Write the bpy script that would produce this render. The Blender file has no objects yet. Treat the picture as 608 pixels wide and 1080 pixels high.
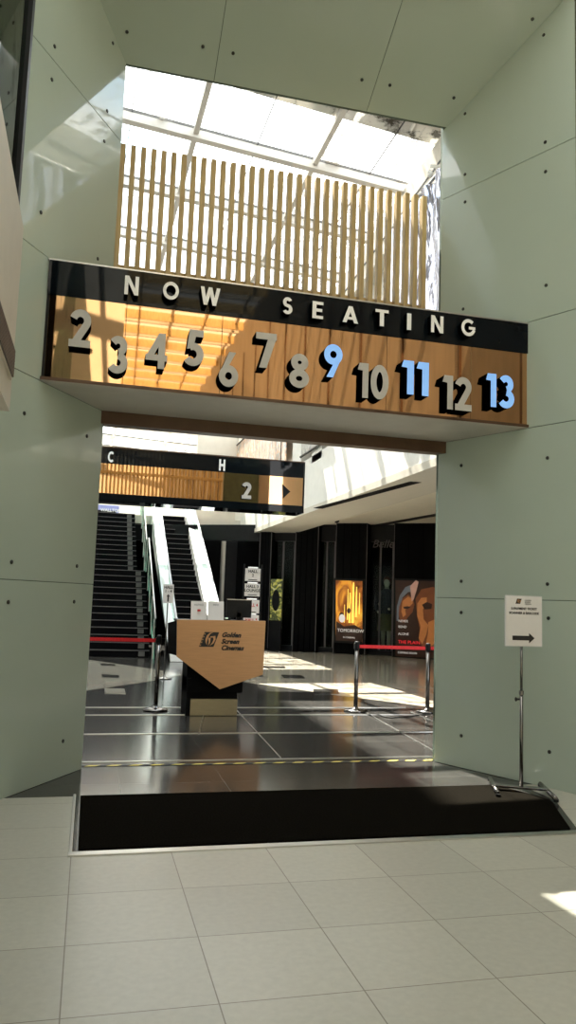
import bpy, math, random
from mathutils import Vector
random.seed(7)
SC = bpy.context.scene
COL = SC.collection
# ------------------------------------------------------------ camera
FPX = 816.6; YAW, PITCH, ROLL = 0.24610, 0.11350, 0.03524; EYE = 1.6
fwd = Vector((math.sin(YAW)*math.cos(PITCH), math.cos(YAW)*math.cos(PITCH), math.sin(PITCH)))
r0 = Vector((math.cos(YAW), -math.sin(YAW), 0)); u0 = r0.cross(fwd)
rgt = math.cos(ROLL)*r0 + math.sin(ROLL)*u0
upv = -math.sin(ROLL)*r0 + math.cos(ROLL)*u0
CAM = Vector((0, 0, EYE))
cd = bpy.data.cameras.new('camera'); cam = bpy.data.objects.new('camera', cd); COL.objects.link(cam)
cd.sensor_fit = 'VERTICAL'; cd.sensor_height = 36; cd.lens = 36*FPX/1080
cd.clip_start = 0.05; cd.clip_end = 500
from mathutils import Matrix
m = Matrix.Identity(4)
for i, v in enumerate((rgt, upv, -fwd)):
    for j in range(3): m[j][i] = v[j]
m.translation = CAM
cam.matrix_world = m
SC.camera = cam
# ------------------------------------------------------------ world, sun, exposure
SC.view_settings.view_transform = 'Standard'; SC.view_settings.look = 'None'
SC.view_settings.gamma = 1; SC.view_settings.use_curve_mapping = False
SC.view_settings.exposure = 0.42
SC.cycles.use_denoising = True
SC.cycles.max_bounces = 10; SC.cycles.diffuse_bounces = 5; SC.cycles.glossy_bounces = 6; SC.cycles.transparent_max_bounces = 16
W = bpy.data.worlds.new('sky'); SC.world = W; W.use_nodes = True
nt = W.node_tree; nt.nodes.clear()
tc = nt.nodes.new('ShaderNodeTexCoord'); mp = nt.nodes.new('ShaderNodeMapping'); mp.inputs['Scale'].default_value = (1, 1, 2.2)
nz = nt.nodes.new('ShaderNodeTexNoise'); nz.inputs['Scale'].default_value = 2.2; nz.inputs['Detail'].default_value = 5
cr = nt.nodes.new('ShaderNodeValToRGB'); cr.color_ramp.elements[0].position = .36; cr.color_ramp.elements[0].color = (.42, .72, 1, 1)
cr.color_ramp.elements[1].position = .5; cr.color_ramp.elements[1].color = (1, .99, .97, 1)
bg = nt.nodes.new('ShaderNodeBackground'); bg.inputs['Strength'].default_value = 3.9
wo = nt.nodes.new('ShaderNodeOutputWorld')
nt.links.new(tc.outputs['Generated'], mp.inputs[0]); nt.links.new(mp.outputs[0], nz.inputs['Vector'])
nt.links.new(nz.outputs['Fac'], cr.inputs[0]); nt.links.new(cr.outputs[0], bg.inputs[0]); nt.links.new(bg.outputs[0], wo.inputs[0])
SUN_TX, SUN_TY = 0.12, 0.57
sd = bpy.data.lights.new('sun', 'SUN'); sd.energy = 21; sd.angle = math.radians(.53); sd.color = (1, .93, .82)
so = bpy.data.objects.new('sun', sd); COL.objects.link(so)
so.rotation_euler = Vector((SUN_TX, -SUN_TY, -1)).to_track_quat('-Z', 'Y').to_euler(); so.location = (0, 10, 60)

# ------------------------------------------------------------ helpers
def ray(px, py): return fwd + rgt*((px-304)/FPX) - upv*((py-540)/FPX)
def at(px, py, X=None, Y=None, Z=None):
    """point of a known plane (X=, Y= or Z=) read off the photograph"""
    d = ray(px, py)
    t = X/d.x if X is not None else Y/d.y if Y is not None else (Z-EYE)/d.z
    return CAM + d*t
def on(px, py, p0, n):
    d = ray(px, py); n = Vector(n)
    return CAM + d*(n.dot(Vector(p0)-CAM)/n.dot(d))

class MB:
    def __init__(s): s.v = []; s.f = []; s.mi = []
    def face(s, pts, mi=0):
        b = len(s.v); s.v += [tuple(p) for p in pts]; s.f.append(tuple(range(b, b+len(pts)))); s.mi.append(mi)
        return s
    def hexa(s, p, mi=0):   # p: 8 points, bottom loop then top loop
        b = len(s.v); s.v += [tuple(q) for q in p]
        for f in ((3, 2, 1, 0), (4, 5, 6, 7), (0, 1, 5, 4), (1, 2, 6, 5), (2, 3, 7, 6), (3, 0, 4, 7)):
            s.f.append(tuple(b+i for i in f)); s.mi.append(mi)
        return s
    def box(s, x0, x1, y0, y1, z0, z1, mi=0):
        return s.hexa([(x0, y0, z0), (x1, y0, z0), (x1, y1, z0), (x0, y1, z0), (x0, y0, z1), (x1, y0, z1), (x1, y1, z1), (x0, y1, z1)], mi)
    def prism(s, poly, off, mi=0, mside=None):
        """polygon of 3-D points extruded by the vector off"""
        n = len(poly); b = len(s.v); off = Vector(off)
        s.v += [tuple(Vector(p)) for p in poly] + [tuple(Vector(p)+off) for p in poly]
        s.f.append(tuple(b+i for i in reversed(range(n)))); s.mi.append(mi)
        s.f.append(tuple(b+n+i for i in range(n))); s.mi.append(mi)
        for i in range(n):
            j = (i+1) % n; s.f.append((b+i, b+j, b+n+j, b+n+i)); s.mi.append(mi if mside is None else mside)
        return s
    def bar(s, a, b, w, h, up=(0, 0, 1), mi=0):
        a = Vector(a); b = Vector(b); d = (b-a).normalized(); u = Vector(up); r = d.cross(u).normalized(); u = r.cross(d).normalized()
        r *= w/2; u *= h/2
        return s.hexa([a-r-u, a+r-u, b+r-u, b-r-u, a-r+u, a+r+u, b+r+u, b-r+u], mi)
    def tube(s, pts, rad, n=16, mi=0, cap=True):
        pts = [Vector(p) for p in pts]; rad = rad if isinstance(rad, (list, tuple)) else [rad]*len(pts)
        b = len(s.v); ref = None
        for i, p in enumerate(pts):
            d = (pts[min(i+1, len(pts)-1)] - pts[max(i-1, 0)])
            if d.length < 1e-9: d = Vector((0, 0, 1))
            d.normalize()
            if ref is None: ref = Vector((1, 0, 0)) if abs(d.x) < .9 else Vector((0, 1, 0))
            u = (ref - d*ref.dot(d)).normalized(); w = d.cross(u); ref = u
            for k in range(n):
                a = 2*math.pi*k/n; s.v.append(tuple(p + (u*math.cos(a)+w*math.sin(a))*rad[i]))
        for i in range(len(pts)-1):
            for k in range(n):
                k2 = (k+1) % n; s.f.append((b+i*n+k, b+i*n+k2, b+(i+1)*n+k2, b+(i+1)*n+k)); s.mi.append(mi)
        if cap:
            s.f.append(tuple(b+k for k in reversed(range(n)))); s.mi.append(mi)
            s.f.append(tuple(b+(len(pts)-1)*n+k for k in range(n))); s.mi.append(mi)
        return s
    def lathe(s, c, prof, n=28, mi=0):
        """prof: list of (radius, z) around the vertical through c"""
        b = len(s.v); c = Vector(c)
        for r, z in prof:
            for k in range(n):
                a = 2*math.pi*k/n; s.v.append((c.x+r*math.cos(a), c.y+r*math.sin(a), c.z+z))
        for i in range(len(prof)-1):
            for k in range(n):
                k2 = (k+1) % n; s.f.append((b+i*n+k, b+i*n+k2, b+(i+1)*n+k2, b+(i+1)*n+k)); s.mi.append(mi)
        s.f.append(tuple(b+k for k in reversed(range(n)))); s.mi.append(mi)
        s.f.append(tuple(b+(len(prof)-1)*n+k for k in range(n))); s.mi.append(mi)
        return s
    def build(s, name, mats, parent=None, bevel=0, smooth=False, fixn=True):
        me = bpy.data.meshes.new(name); o0 = parent_loc(parent)
        me.from_pydata([tuple(Vector(v)-o0) for v in s.v], [], s.f)
        for mt in (mats if isinstance(mats, (list, tuple)) else [mats]): me.materials.append(mt)
        me.polygons.foreach_set('material_index', s.mi)
        if fixn:
            import bmesh
            bm = bmesh.new(); bm.from_mesh(me); bmesh.ops.recalc_face_normals(bm, faces=bm.faces); bm.to_mesh(me); bm.free()
        if smooth: me.polygons.foreach_set('use_smooth', [len(p.vertices) <= 4 for p in me.polygons])
        me.update()
        o = bpy.data.objects.new(name, me); COL.objects.link(o)
        if parent: o.parent = parent
        if bevel:
            b = o.modifiers.new('bevel', 'BEVEL'); b.width = bevel; b.segments = 2; b.limit_method = 'ANGLE'
        return o
def parent_loc(p):
    v = Vector((0, 0, 0))
    while p: v += p.location; p = p.parent
    return v
def tag(o, label=None, cat=None, group=None, kind=None):
    if label: o['label'] = label
    if cat: o['category'] = cat
    if group: o['group'] = group
    if kind: o['kind'] = kind
    return o
def thing(name, loc, label, cat, group=None):
    o = bpy.data.objects.new(name, None); COL.objects.link(o); o.location = loc; o.empty_display_size = .1
    return tag(o, label, cat, group)
def struct(o): o['kind'] = 'structure'; return o

# ------------------------------------------------------------ materials
def mat(name, col, rough=.5, metal=0, spec=.5, coat=0, var=0, vscale=6, bump=0, bscale=60, emit=None, es=0, stretch=(1, 1, 1), col2=None, thr=(.35, .65), croug=.03):
    m = bpy.data.materials.new(name); m.use_nodes = True; nt = m.node_tree; b = nt.nodes['Principled BSDF']
    b.inputs['Base Color'].default_value = (*col, 1); b.inputs['Roughness'].default_value = rough; b.inputs['Metallic'].default_value = metal
    b.inputs['Specular IOR Level'].default_value = spec; b.inputs['Coat Weight'].default_value = coat; b.inputs['Coat Roughness'].default_value = croug
    if emit: b.inputs['Emission Color'].default_value = (*emit, 1); b.inputs['Emission Strength'].default_value = es
    if var or col2 or bump:
        tc = nt.nodes.new('ShaderNodeTexCoord'); mp = nt.nodes.new('ShaderNodeMapping'); mp.inputs['Scale'].default_value = stretch
        nt.links.new(tc.outputs['Object'], mp.inputs[0])
    if var or col2:
        n = nt.nodes.new('ShaderNodeTexNoise'); n.inputs['Scale'].default_value = vscale; n.inputs['Detail'].default_value = 4
        r = nt.nodes.new('ShaderNodeValToRGB'); r.color_ramp.elements[0].position = thr[0]; r.color_ramp.elements[1].position = thr[1]
        c2 = col2 or tuple(min(1, c*(1+var)) for c in col); c1 = col if col2 else tuple(c*(1-var) for c in col)
        r.color_ramp.elements[0].color = (*c1, 1); r.color_ramp.elements[1].color = (*c2, 1)
        nt.links.new(mp.outputs[0], n.inputs['Vector']); nt.links.new(n.outputs['Fac'], r.inputs[0]); nt.links.new(r.outputs[0], b.inputs['Base Color'])
    if bump:
        n = nt.nodes.new('ShaderNodeTexNoise'); n.inputs['Scale'].default_value = bscale; n.inputs['Detail'].default_value = 2
        bp = nt.nodes.new('ShaderNodeBump'); bp.inputs['Strength'].default_value = bump; bp.inputs['Distance'].default_value = .01
        nt.links.new(mp.outputs[0], n.inputs['Vector']); nt.links.new(n.outputs['Fac'], bp.inputs['Height']); nt.links.new(bp.outputs[0], b.inputs['Normal'])
    return m
def glass(name, tint=(1, 1, 1), refl=.08, dirt=0, dcol=(.35, .33, .28), dscale=3, ramp=(.52, .7)):
    m = bpy.data.materials.new(name); m.use_nodes = True; nt = m.node_tree; nt.nodes.clear()
    o = nt.nodes.new('ShaderNodeOutputMaterial'); t = nt.nodes.new('ShaderNodeBsdfTransparent'); t.inputs[0].default_value = (*tint, 1)
    g = nt.nodes.new('ShaderNodeBsdfGlossy'); g.inputs['Roughness'].default_value = .02
    mx = nt.nodes.new('ShaderNodeMixShader'); fr = nt.nodes.new('ShaderNodeLayerWeight'); fr.inputs['Blend'].default_value = .25
    ma = nt.nodes.new('ShaderNodeMath'); ma.operation = 'MULTIPLY'; ma.inputs[1].default_value = refl*4
    nt.links.new(fr.outputs['Fresnel'], ma.inputs[0]); nt.links.new(ma.outputs[0], mx.inputs[0])
    nt.links.new(t.outputs[0], mx.inputs[1]); nt.links.new(g.outputs[0], mx.inputs[2]); out = mx
    if dirt:
        d = nt.nodes.new('ShaderNodeBsdfDiffuse'); d.inputs[0].default_value = (*dcol, 1); tr = nt.nodes.new('ShaderNodeBsdfTranslucent'); tr.inputs[0].default_value = (*dcol, 1)
        tc = nt.nodes.new('ShaderNodeTexCoord'); n = nt.nodes.new('ShaderNodeTexNoise'); n.inputs['Scale'].default_value = dscale; n.inputs['Detail'].default_value = 8; n.inputs['Roughness'].default_value = .7
        r = nt.nodes.new('ShaderNodeValToRGB'); r.color_ramp.elements[0].position = ramp[0]; r.color_ramp.elements[1].position = ramp[1]
        r.color_ramp.elements[0].color = (0, 0, 0, 1); r.color_ramp.elements[1].color = (dirt, dirt, dirt, 1)
        ad = nt.nodes.new('ShaderNodeMixShader'); nt.links.new(d.outputs[0], ad.inputs[1]); nt.links.new(tr.outputs[0], ad.inputs[2])
        m2 = nt.nodes.new('ShaderNodeMixShader'); nt.links.new(tc.outputs['Object'], n.inputs['Vector']); nt.links.new(n.outputs['Fac'], r.inputs[0])
        nt.links.new(r.outputs[0], m2.inputs[0]); nt.links.new(mx.outputs[0], m2.inputs[1]); nt.links.new(ad.outputs[0], m2.inputs[2]); out = m2
    nt.links.new(out.outputs[0], o.inputs[0]); return m
def tile_mat(name, col, mortar, w, h, ox, oy, rough, gap=.003, var=.06, bumpv=.0, spec=.5):
    """square tile grid: brick texture in object x,y"""
    m = mat(name, col, rough, spec=spec); nt = m.node_tree; b = nt.nodes['Principled BSDF']
    tc = nt.nodes.new('ShaderNodeTexCoord'); mp = nt.nodes.new('ShaderNodeMapping'); mp.inputs['Location'].default_value = (-ox, -oy, 0)
    br = nt.nodes.new('ShaderNodeTexBrick'); br.offset = 0; br.squash = 1; br.inputs['Scale'].default_value = 1
    br.inputs['Brick Width'].default_value = w; br.inputs['Row Height'].default_value = h; br.inputs['Mortar Size'].default_value = gap; br.inputs['Mortar Smooth'].default_value = .1
    br.inputs['Color1'].default_value = (*[c*(1-var) for c in col], 1); br.inputs['Color2'].default_value = (*[min(1, c*(1+var)) for c in col], 1); br.inputs['Mortar'].default_value = (*mortar, 1)
    n = nt.nodes.new('ShaderNodeTexNoise'); n.inputs['Scale'].default_value = 25; n.inputs['Detail'].default_value = 6
    mx = nt.nodes.new('ShaderNodeMix'); mx.data_type = 'RGBA'; mx.blend_type = 'MULTIPLY'; mx.inputs[0].default_value = .35
    r = nt.nodes.new('ShaderNodeValToRGB'); r.color_ramp.elements[0].position = .3; r.color_ramp.elements[1].position = .7; r.color_ramp.elements[0].color = (.7, .7, .7, 1)
    nt.links.new(tc.outputs['Object'], mp.inputs[0]); nt.links.new(mp.outputs[0], br.inputs['Vector']); nt.links.new(tc.outputs['Object'], n.inputs['Vector'])
    nt.links.new(n.outputs['Fac'], r.inputs[0]); nt.links.new(br.outputs['Color'], mx.inputs[6]); nt.links.new(r.outputs[0], mx.inputs[7]); nt.links.new(mx.outputs[2], b.inputs['Base Color'])
    return m

M = {}
M['clad'] = mat('green_backpainted_glass', (.46, .54, .46), .35, spec=.4, coat=1, var=.03, vscale=.8)
M['joint'] = mat('joint_dark_green', (.08, .11, .08), .8, var=.1)
M['bolt'] = mat('bolt_dark_steel', (.05, .05, .045), .35, metal=.6, var=.1)
M['tile'] = tile_mat('beige_floor_tile', (.47, .455, .385), (.2, .17, .13), .61, .625, -.01, 5.1-.625*20, .3)
M['granite'] = tile_mat('dark_granite', (.04, .038, .035), (.12, .115, .105), .9, .9, .35, 7.84, .15, gap=.004, var=.15, spec=.2)
M['marble'] = tile_mat('cream_marble', (.46, .42, .34), (.3, .27, .2), .9, .9, .35, 7.84, .12, gap=.004)
M['gold'] = mat('copper_mirror_panel', (.64, .38, .19), .02, metal=1, var=.03, vscale=2)
M['side'] = mat('matt_black_return', (.002, .002, .002), .9, spec=0, var=.1)
M['gold_matte'] = mat('brushed_gold_panel', (.58, .32, .15), .42, metal=.35, var=.05, stretch=(1, 1, 20))
M['blackglass'] = mat('black_glass_band', (.004, .006, .008), .03, spec=.18, coat=0, var=.1)
M['black'] = mat('black_satin', (.006, .006, .0065), .5, spec=.25, var=.2)
M['blackmat'] = mat('black_laminate', (.0022, .0022, .0025), .7, spec=.08, var=.2)
M['letter'] = mat('white_letter_face', (.92, .92, .9), .4, var=.02)
M['numgrey'] = mat('grey_number_face', (.5, .485, .45), .4, var=.03)
M['numblue'] = mat('blue_glossy_number_face', (.24, .46, .9), .3, var=.03, emit=(.25, .52, 1), es=.35)
M['soffit'] = mat('sign_soffit_panel', (.55, .52, .46), .5, var=.03)
M['brown'] = mat('bronze_beam', (.10, .055, .03), .4, metal=.3, var=.1)
M['wood'] = mat('pale_oak_slat', (.62, .46, .22), .5, col2=(.5, .35, .15), vscale=5, stretch=(6, 6, .6))
M['white'] = mat('white_paint', (.8, .78, .73), .5, var=.02)
M['beige'] = mat('beige_plaster', (.62, .575, .49), .6, var=.02)
M['arcade'] = mat('arcade_ceiling_paint', (.78, .72, .6), .6, var=.03)
M['whitesteel'] = mat('white_painted_steel', (.62, .57, .5), .45, var=.03)
M['steeldark'] = mat('dark_glazing_gasket', (.05, .045, .04), .6, var=.1)
M['roofglass'] = glass('skylight_glass', (.93, .97, .97), .05, dirt=.85, dscale=2.3, ramp=(.56, .68))
M['roofdirty'] = glass('stained_skylight_glass', (.95, .97, .97), .05, dirt=.85, dcol=(.09, .08, .06), dscale=3.2, ramp=(.5, .6))
M['fritglass'] = glass('fritted_skylight_glass', (.58, .6, .58), .05, dirt=.5, dscale=2)
M['glass'] = glass('clear_glass', (.85, .95, .9), .1, dirt=.04)
M['greenglass'] = glass('green_balustrade_glass', (.5, .78, .66), .15, dirt=.2, dcol=(.35, .6, .5))
M['mat'] = mat('black_entrance_mat_pile', (.0075, .0065, .005), .95, spec=0, var=.4, vscale=80, bump=.6, bscale=300)
M['chrome'] = mat('chrome', (.2, .19, .18), .16, metal=1, var=.05)
M['alu'] = mat('brushed_aluminium', (.6, .6, .58), .28, metal=1, var=.06, stretch=(1, 30, 30))
M['red'] = mat('red_belt_webbing', (.75, .012, .018), .6, var=.1, vscale=40)
M['yellow'] = mat('yellow_tape', (.75, .6, .1), .5, var=.1)
M['paper'] = mat('white_paper_sheet', (.78, .76, .74), .45, var=.02)
M['pearl'] = mat('acrylic_frame', (.7, .7, .7), .1, coat=.5, var=.02)
M['ink'] = mat('black_print', (.015, .014, .013), .6, var=.1)
M['redink'] = mat('red_print', (.6, .03, .03), .6, var=.1)
M['greyink'] = mat('grey_print', (.2, .2, .2), .6, var=.1)
M['step'] = mat('black_step', (.003, .003, .0035), .8, spec=.08, var=.2, stretch=(40, 1, 1))
M['nosing'] = mat('grey_step_nosing', (.10, .09, .09), .5, var=.1)
M['patch'] = mat('grey_anti_slip_patch', (.11, .105, .095), .7, var=.2)
M['silver'] = mat('crinkled_silver_sheet', (.5, .49, .56), .15, metal=1, bump=1, bscale=9, var=.15, vscale=4, stretch=(1, 1, .4))
M['silk'] = mat('mannequin_skin', (.5, .42, .36), .5, var=.03)
M['screen'] = mat('blue_banner', (.35, .38, .75), .4, var=.05)
M['dark_navy'] = mat('dark_navy_cloth', (.012, .012, .03), .8, var=.2)
M['redhair'] = mat('reddish_brown_hair', (.1, .02, .01), .8, var=.2)
M['khaki'] = mat('khaki_cloth', (.1, .08, .03), .8, var=.2)
M['amber'] = None

# ------------------------------------------------------------ constants of the portal
YB = 7.55; ZB = 6.97; XL = .02; XR = 3.57
LB, LF = Vector((XL, YB, 0)), Vector((-.80, 6.13, 0))
RB, RF = Vector((XR, 7.6, 0)), Vector((4.27, 6.13, 0))
UPZ = Vector((0, 0, 1))
nL = (LF-LB).cross(UPZ).normalized(); nR = (RF-RB).cross(UPZ).normalized()
if nL.y > 0: nL = -nL
if nR.y > 0: nR = -nR
SL = .5                                    # rise of the funnel's ceiling towards the viewer
def zc(y): return ZB + SL*(YB-y)
nC = Vector((0, -SL, -1)).normalized()

# ============================================================ STRUCTURE
# floors
f = MB().box(-1.4, 4.6, -26, 5.1, -.1, 0)
f.hexa([(-1.4, 5.1, -.1), (-.015, 5.1, -.1), (-.015, 6.55, -.1), (-1.4, 6.55, -.1), (-1.4, 5.1, 0), (-.015, 5.1, 0), (-.015, 6.55, 0), (-1.4, 6.55, 0)])
f.prism([(3.93, 6.0, -.1), (3.55, 5.1, -.1), (4.6, 5.1, -.1), (4.6, 6.55, -.1), (3.93, 6.55, -.1)], (0, 0, .1))
struct(f.build('floor', M['tile']))
# under the mat and on through the atrium
g = MB(); g.prism([(-.015, 5.1, -.1), (3.55, 5.1, -.1), (3.93, 6.0, -.1), (3.93, 6.55, -.1), (4.6, 6.55, -.1), (4.6, 7.8, -.1), (-1.5, 7.8, -.1), (-1.5, 6.55, -.1), (-.015, 6.55, -.1)], (0, 0, .097))
g.box(-1.6, 16, 7.8, 37, -.1, -.0035)
struct(g.build('floor', M['granite']))
# cream marble inlays in the dark granite
c1 = [(5.9, 10.9), (5.3, 11.65), (4.3, 13.0), (3.3, 14.57), (2.7, 15.6), (2.35, 16.45), (2.6, 17.6), (3.3, 19.4), (4.3, 21.4), (4.9, 23.8), (16, 23.8), (16, 10.9)]
mb = MB().prism([(x, y, -.02) for x, y in c1], (0, 0, .02))
c2 = [(-1.5, 12.6), (.06, 13.5), (1.12, 14.9), (2.0, 16.3), (1.5, 17.4), (.7, 18.7), (.1, 19.6), (-1.5, 20.2)]
mb.prism([(x, y, -.02) for x, y in c2], (0, 0, .02))
struct(mb.build('floor', M['marble']))
for nme, pts, mt in (('trim_1', ((.33, 16.2), (.66, 16.0), (.66, 15.5), (.33, 15.6)), 'granite'), ('trim_2', ((.35, 18.6), (.67, 18.5), (.67, 18.1), (.35, 18.15)), 'granite'),
                     ('trim_3', ((.34, 13.8), (.68, 13.75), (.67, 13.04), (.34, 13.1)), 'marble'),
                     ('trim_4', ((4.08, 13.87), (4.55, 13.87), (4.35, 13.17), (3.88, 13.17)), 'granite'), ('trim_5', ((4.1, 16.45), (4.55, 16.4), (4.45, 15.75), (4.0, 15.8)), 'granite'),
                     ('trim_6', ((4.15, 18.6), (4.7, 18.5), (4.6, 18.0), (4.05, 18.1)), 'granite')):
    struct(MB().prism([(x, y, -.004) for x, y in pts], (0, 0, .008)).build(nme, M[mt]))
# metal strips let into the granite
k = 7
for y, w in ((7.84, .035), (9.36, .04), (10.81, .03), (11.52, .03)):
    struct(MB().box(-1.2, 4.9, y-w/2, y+w/2, -.004, .003).build('trim_%d' % k, M['alu'])); k += 1
for a, b, w in (((4.05, 10.95), (3.78, 7.8), .015), ((4.79, 11.04), (4.70, 9.2), .03), ((1.62, 10.8), (1.35, 9.3), .012), ((2.3, 14), (2.0, 7.9), .01)):
    struct(MB().bar((*a, 0), (*b, 0), w, .006).build('trim_%d' % k, M['alu'])); k += 1
# aluminium threshold in front of the mat
mb = MB(); mb.bar((-.03, 5.125, .004), (3.6, 5.125, .004), .07, .012); mb.bar((-.015, 5.1, .003), (-.015, 6.6, .003), .02, .008)
struct(mb.build('trim_%d' % k, M['alu'], bevel=.003)); k += 1

# portal: two splayed side walls clad in glass panels, splayed ceiling
JZ = [0, 1.685, 3.345, 4.41, 6.12]
def panel_wall(name, A, B, n, ztopA, ztopB, foot, ztop, bolts, seams):
    w = struct(MB().prism([(x, y, 0) for x, y in foot], (0, 0, ztop)).build(name, M['joint']))
    A = Vector(A); B = Vector(B); d = (B-A); L = d.length; d.normalize()
    zs = JZ + [None]
    cuts = [0] + seams + [L]
    for i in range(5):
        for j in range(len(cuts)-1):
            a0, a1 = cuts[j]+.003*(j > 0), cuts[j+1]-.003
            z0 = zs[i] + (.003 if i else .0)
            tz = lambda s: ztopA + (ztopB-ztopA)*s/L
            z1a = zs[i+1]-.003 if zs[i+1] else tz(a0); z1b = zs[i+1]-.003 if zs[i+1] else tz(a1)
            P0, P1 = A+d*a0, A+d*a1
            mb = MB().prism([P0+UPZ*z0, P1+UPZ*z0, P1+UPZ*z1b, P0+UPZ*z1a], n*.012)
            mb.build('glass_panel', M['clad'], w, bevel=.002)
    for q in bolts:
        p = on(*q, A+n*.012, n)
        MB().tube([p-n*.002, p+n*.006, p+n*.009], [.017, .017, .011], 14).build('bolt', M['bolt'], w)
    return w
bL = [(57.5, 49), (119, 45.5), (54.6, 84), (113, 117), (110, 149), (43, 224), (103, 273), (25.4, 436), (91.6, 460), (12, 592.7), (81, 597), (8.5, 635), (78, 634.6), (66.3, 781.6)]
bR = [(487, 491), (578, 483), (487, 613), (578, 616), (487, 646), (579, 652), (487, 776), (580, 793), (491, 120), (575.6, 150), (491, 184), (576, 181), (491, 213), (576.5, 301), (489, 326), (574, 37)]
panel_wall('wall_left', LB, LF, nL, zc(YB), zc(6.13), [(XL, YB), (LF.x, LF.y), (-1.45, LF.y), (-1.45, 7.6), (XL, 7.6)], 8.2, bL, [])
panel_wall('wall_right', RB, RF, nR, zc(7.6), zc(6.13), [(XR, 7.6), (RF.x, RF.y), (4.6, RF.y), (4.6, 7.66), (XR, 7.66)], 8.2, bR, [])
hd = struct(MB().prism([(-.9, 6.1, zc(6.1)+.012), (-.9, YB, ZB+.012), (-.9, 7.6, ZB+.012), (-.9, 7.6, 8.2), (-.9, 6.1, 8.2)], (5.3, 0, 0)).build('ceiling', M['joint']))
def xl(y): return XL + (LF.x-XL)*(YB-y)/(YB-6.13)
def xr(y): return XR + (RF.x-XR)*(7.6-y)/(7.6-6.13)
pa = on(225.5, 88, (0, YB, ZB), nC); pb = on(239, 0, (0, YB, ZB), nC); pc = on(387, 117.5, (0, YB, ZB), nC); pd = on(425, 0, (0, YB, ZB), nC)
def ext(p, q, y): t = (y-p.y)/(q.y-p.y); return p + (q-p)*t
ca0, ca1 = ext(pa, pb, YB), ext(pa, pb, 6.13); cb0, cb1 = ext(pc, pd, YB), ext(pc, pd, 6.13)
for x0b, x0f, x1b, x1f in ((xl(YB), xl(6.13), ca0.x, ca1.x), (ca0.x, ca1.x, cb0.x, cb1.x), (cb0.x, cb1.x, xr(YB), xr(6.13))):
    MB().prism([(x0b+.003, YB, zc(YB)), (x1b-.003, YB, zc(YB)), (x1f-.003, 6.13, zc(6.13)), (x0f+.003, 6.13, zc(6.13))], (0, 0, .012)).build('glass_panel', M['clad'], hd, bevel=.002)
for q in ((134, 33.5), (214, 49), (246, 56), (382, 84), (411.5, 89.7), (479, 103), (562, 20)):
    p = on(*q, (0, YB, ZB), nC); MB().tube([p, p+nC*.008, p+nC*.01], [.017, .017, .011], 14).build('bolt', M['bolt'], hd)
struct(MB().box(4.275, 4.33, 6.05, 6.125, 0, 9.3).build('trim_%d' % k, M['brown'])); k += 1

# hall behind the camera (its mirror image shows in the sign)
def roofz(x, y): return 9.56 - .0227*(x-.07) - .0647*(y-12.5)
struct(MB().prism([(-1.75, -26, 0), (-1.75, 7.75, 0), (-1.75, 7.75, 9.9), (-1.75, -26, 12.1)], (.3, 0, 0)).build('wall_left', M['beige']))
wr = MB().prism([(4.6, -26, 0), (4.6, 7.75, 0), (4.6, 7.75, 9.8), (4.6, -26, 11.95)], (.3, 0, 0))
wrt = struct(wr.build('wall_right', mat('taupe_wall_panel', (.36, .31, .25), .5, var=.08, stretch=(1, 1, .2))))
mb = MB()
for y in range(-26, 6, 2): mb.box(4.57, 4.6, y, y+.06, 0, 9.9)
mb.build('fin', M['brown'], wrt)
struct(MB().box(-1.75, 4.9, -26.3, -26, 0, 12).build('wall_back', M['beige']))
pw = struct(MB().box(-1.45, 0.316, -2.2, -1, 0, 9.9).build('wall_pier', M['white']))
for x, z in ((-.2, 5.2), (-.25, 6.0), (-.2, 3.6), (-1.1, 5.2)): MB().tube([(x, -1, z), (x, -.98, z)], .03, 12).build('bolt', M['bolt'], pw)

# atrium walls
struct(MB().box(-1.9, -1.6, 7.75, 37, 0, 9.4).build('wall_left', M['white']))
struct(MB().box(-1.9, 16, 37, 37.3, 0, 9).build('wall_back', M['white']))
# upper storey over the arcade: white fascia, piers, and a glazing beam under the skylight
XW = 5.3
up = MB()
up.prism([(XW, 7.75, 3.95), (XW, 37, 3.95), (XW, 37, 5.15), (XW, 7.75, 5.35)], (.25, 0, 0))
uw = struct(up.build('wall_right', M['white']))
MB().prism([(XW-.03, 7.7, 3.83), (XW-.03, 37, 3.83), (XW-.03, 37, 3.97), (XW-.03, 7.7, 3.97)], (1.25, 0, 0)).build('edge_band', M['beige'], uw)
qa, qb = at(433, 508, Z=3.825), at(331, 536, Z=3.825)
MB().prism([qa, (qa.x+.22, qa.y, qa.z), (qb.x+.22, qb.y, qb.z), qb], (0, 0, .01)).build('shadow_strip', M['blackmat'], uw)  # flush black strip drawn for the shade in the fascia's shadow gap

for y in (17.9, 19.9, 23.9, 27.0, 30.6, 34): MB().box(XW, XW+.25, y, y+(.9 if y < 24 else .5), 5.1, roofz(XW, y)-.2).build('pier', M['white'], uw)
MB().prism([(XW+.25, 7.75, 5.1), (XW+.25, 37, 5.1), (XW+.25, 37, roofz(XW, 37)), (XW+.25, 7.75, roofz(XW, 7.75))], (.1, 0, 0)).build('back_panel', M['beige'], uw)
MB().prism([(XW-.02, 6, roofz(XW, 6)-.8), (XW-.02, 37, roofz(XW, 37)-.8), (XW-.02, 37, roofz(XW, 37)-.04), (XW-.02, 6, roofz(XW, 6)-.04)], (.3, 0, 0)).build('edge_beam', M['beige'], uw)
MB().prism([(XW-.03, 6, roofz(XW, 6)-.5), (XW-.03, 37, roofz(XW, 37)-.5), (XW-.03, 37, roofz(XW, 37)-.46), (XW-.03, 6, roofz(XW, 6)-.46)], (.3, 0, 0)).build('gasket', M['steeldark'], uw)
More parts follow.
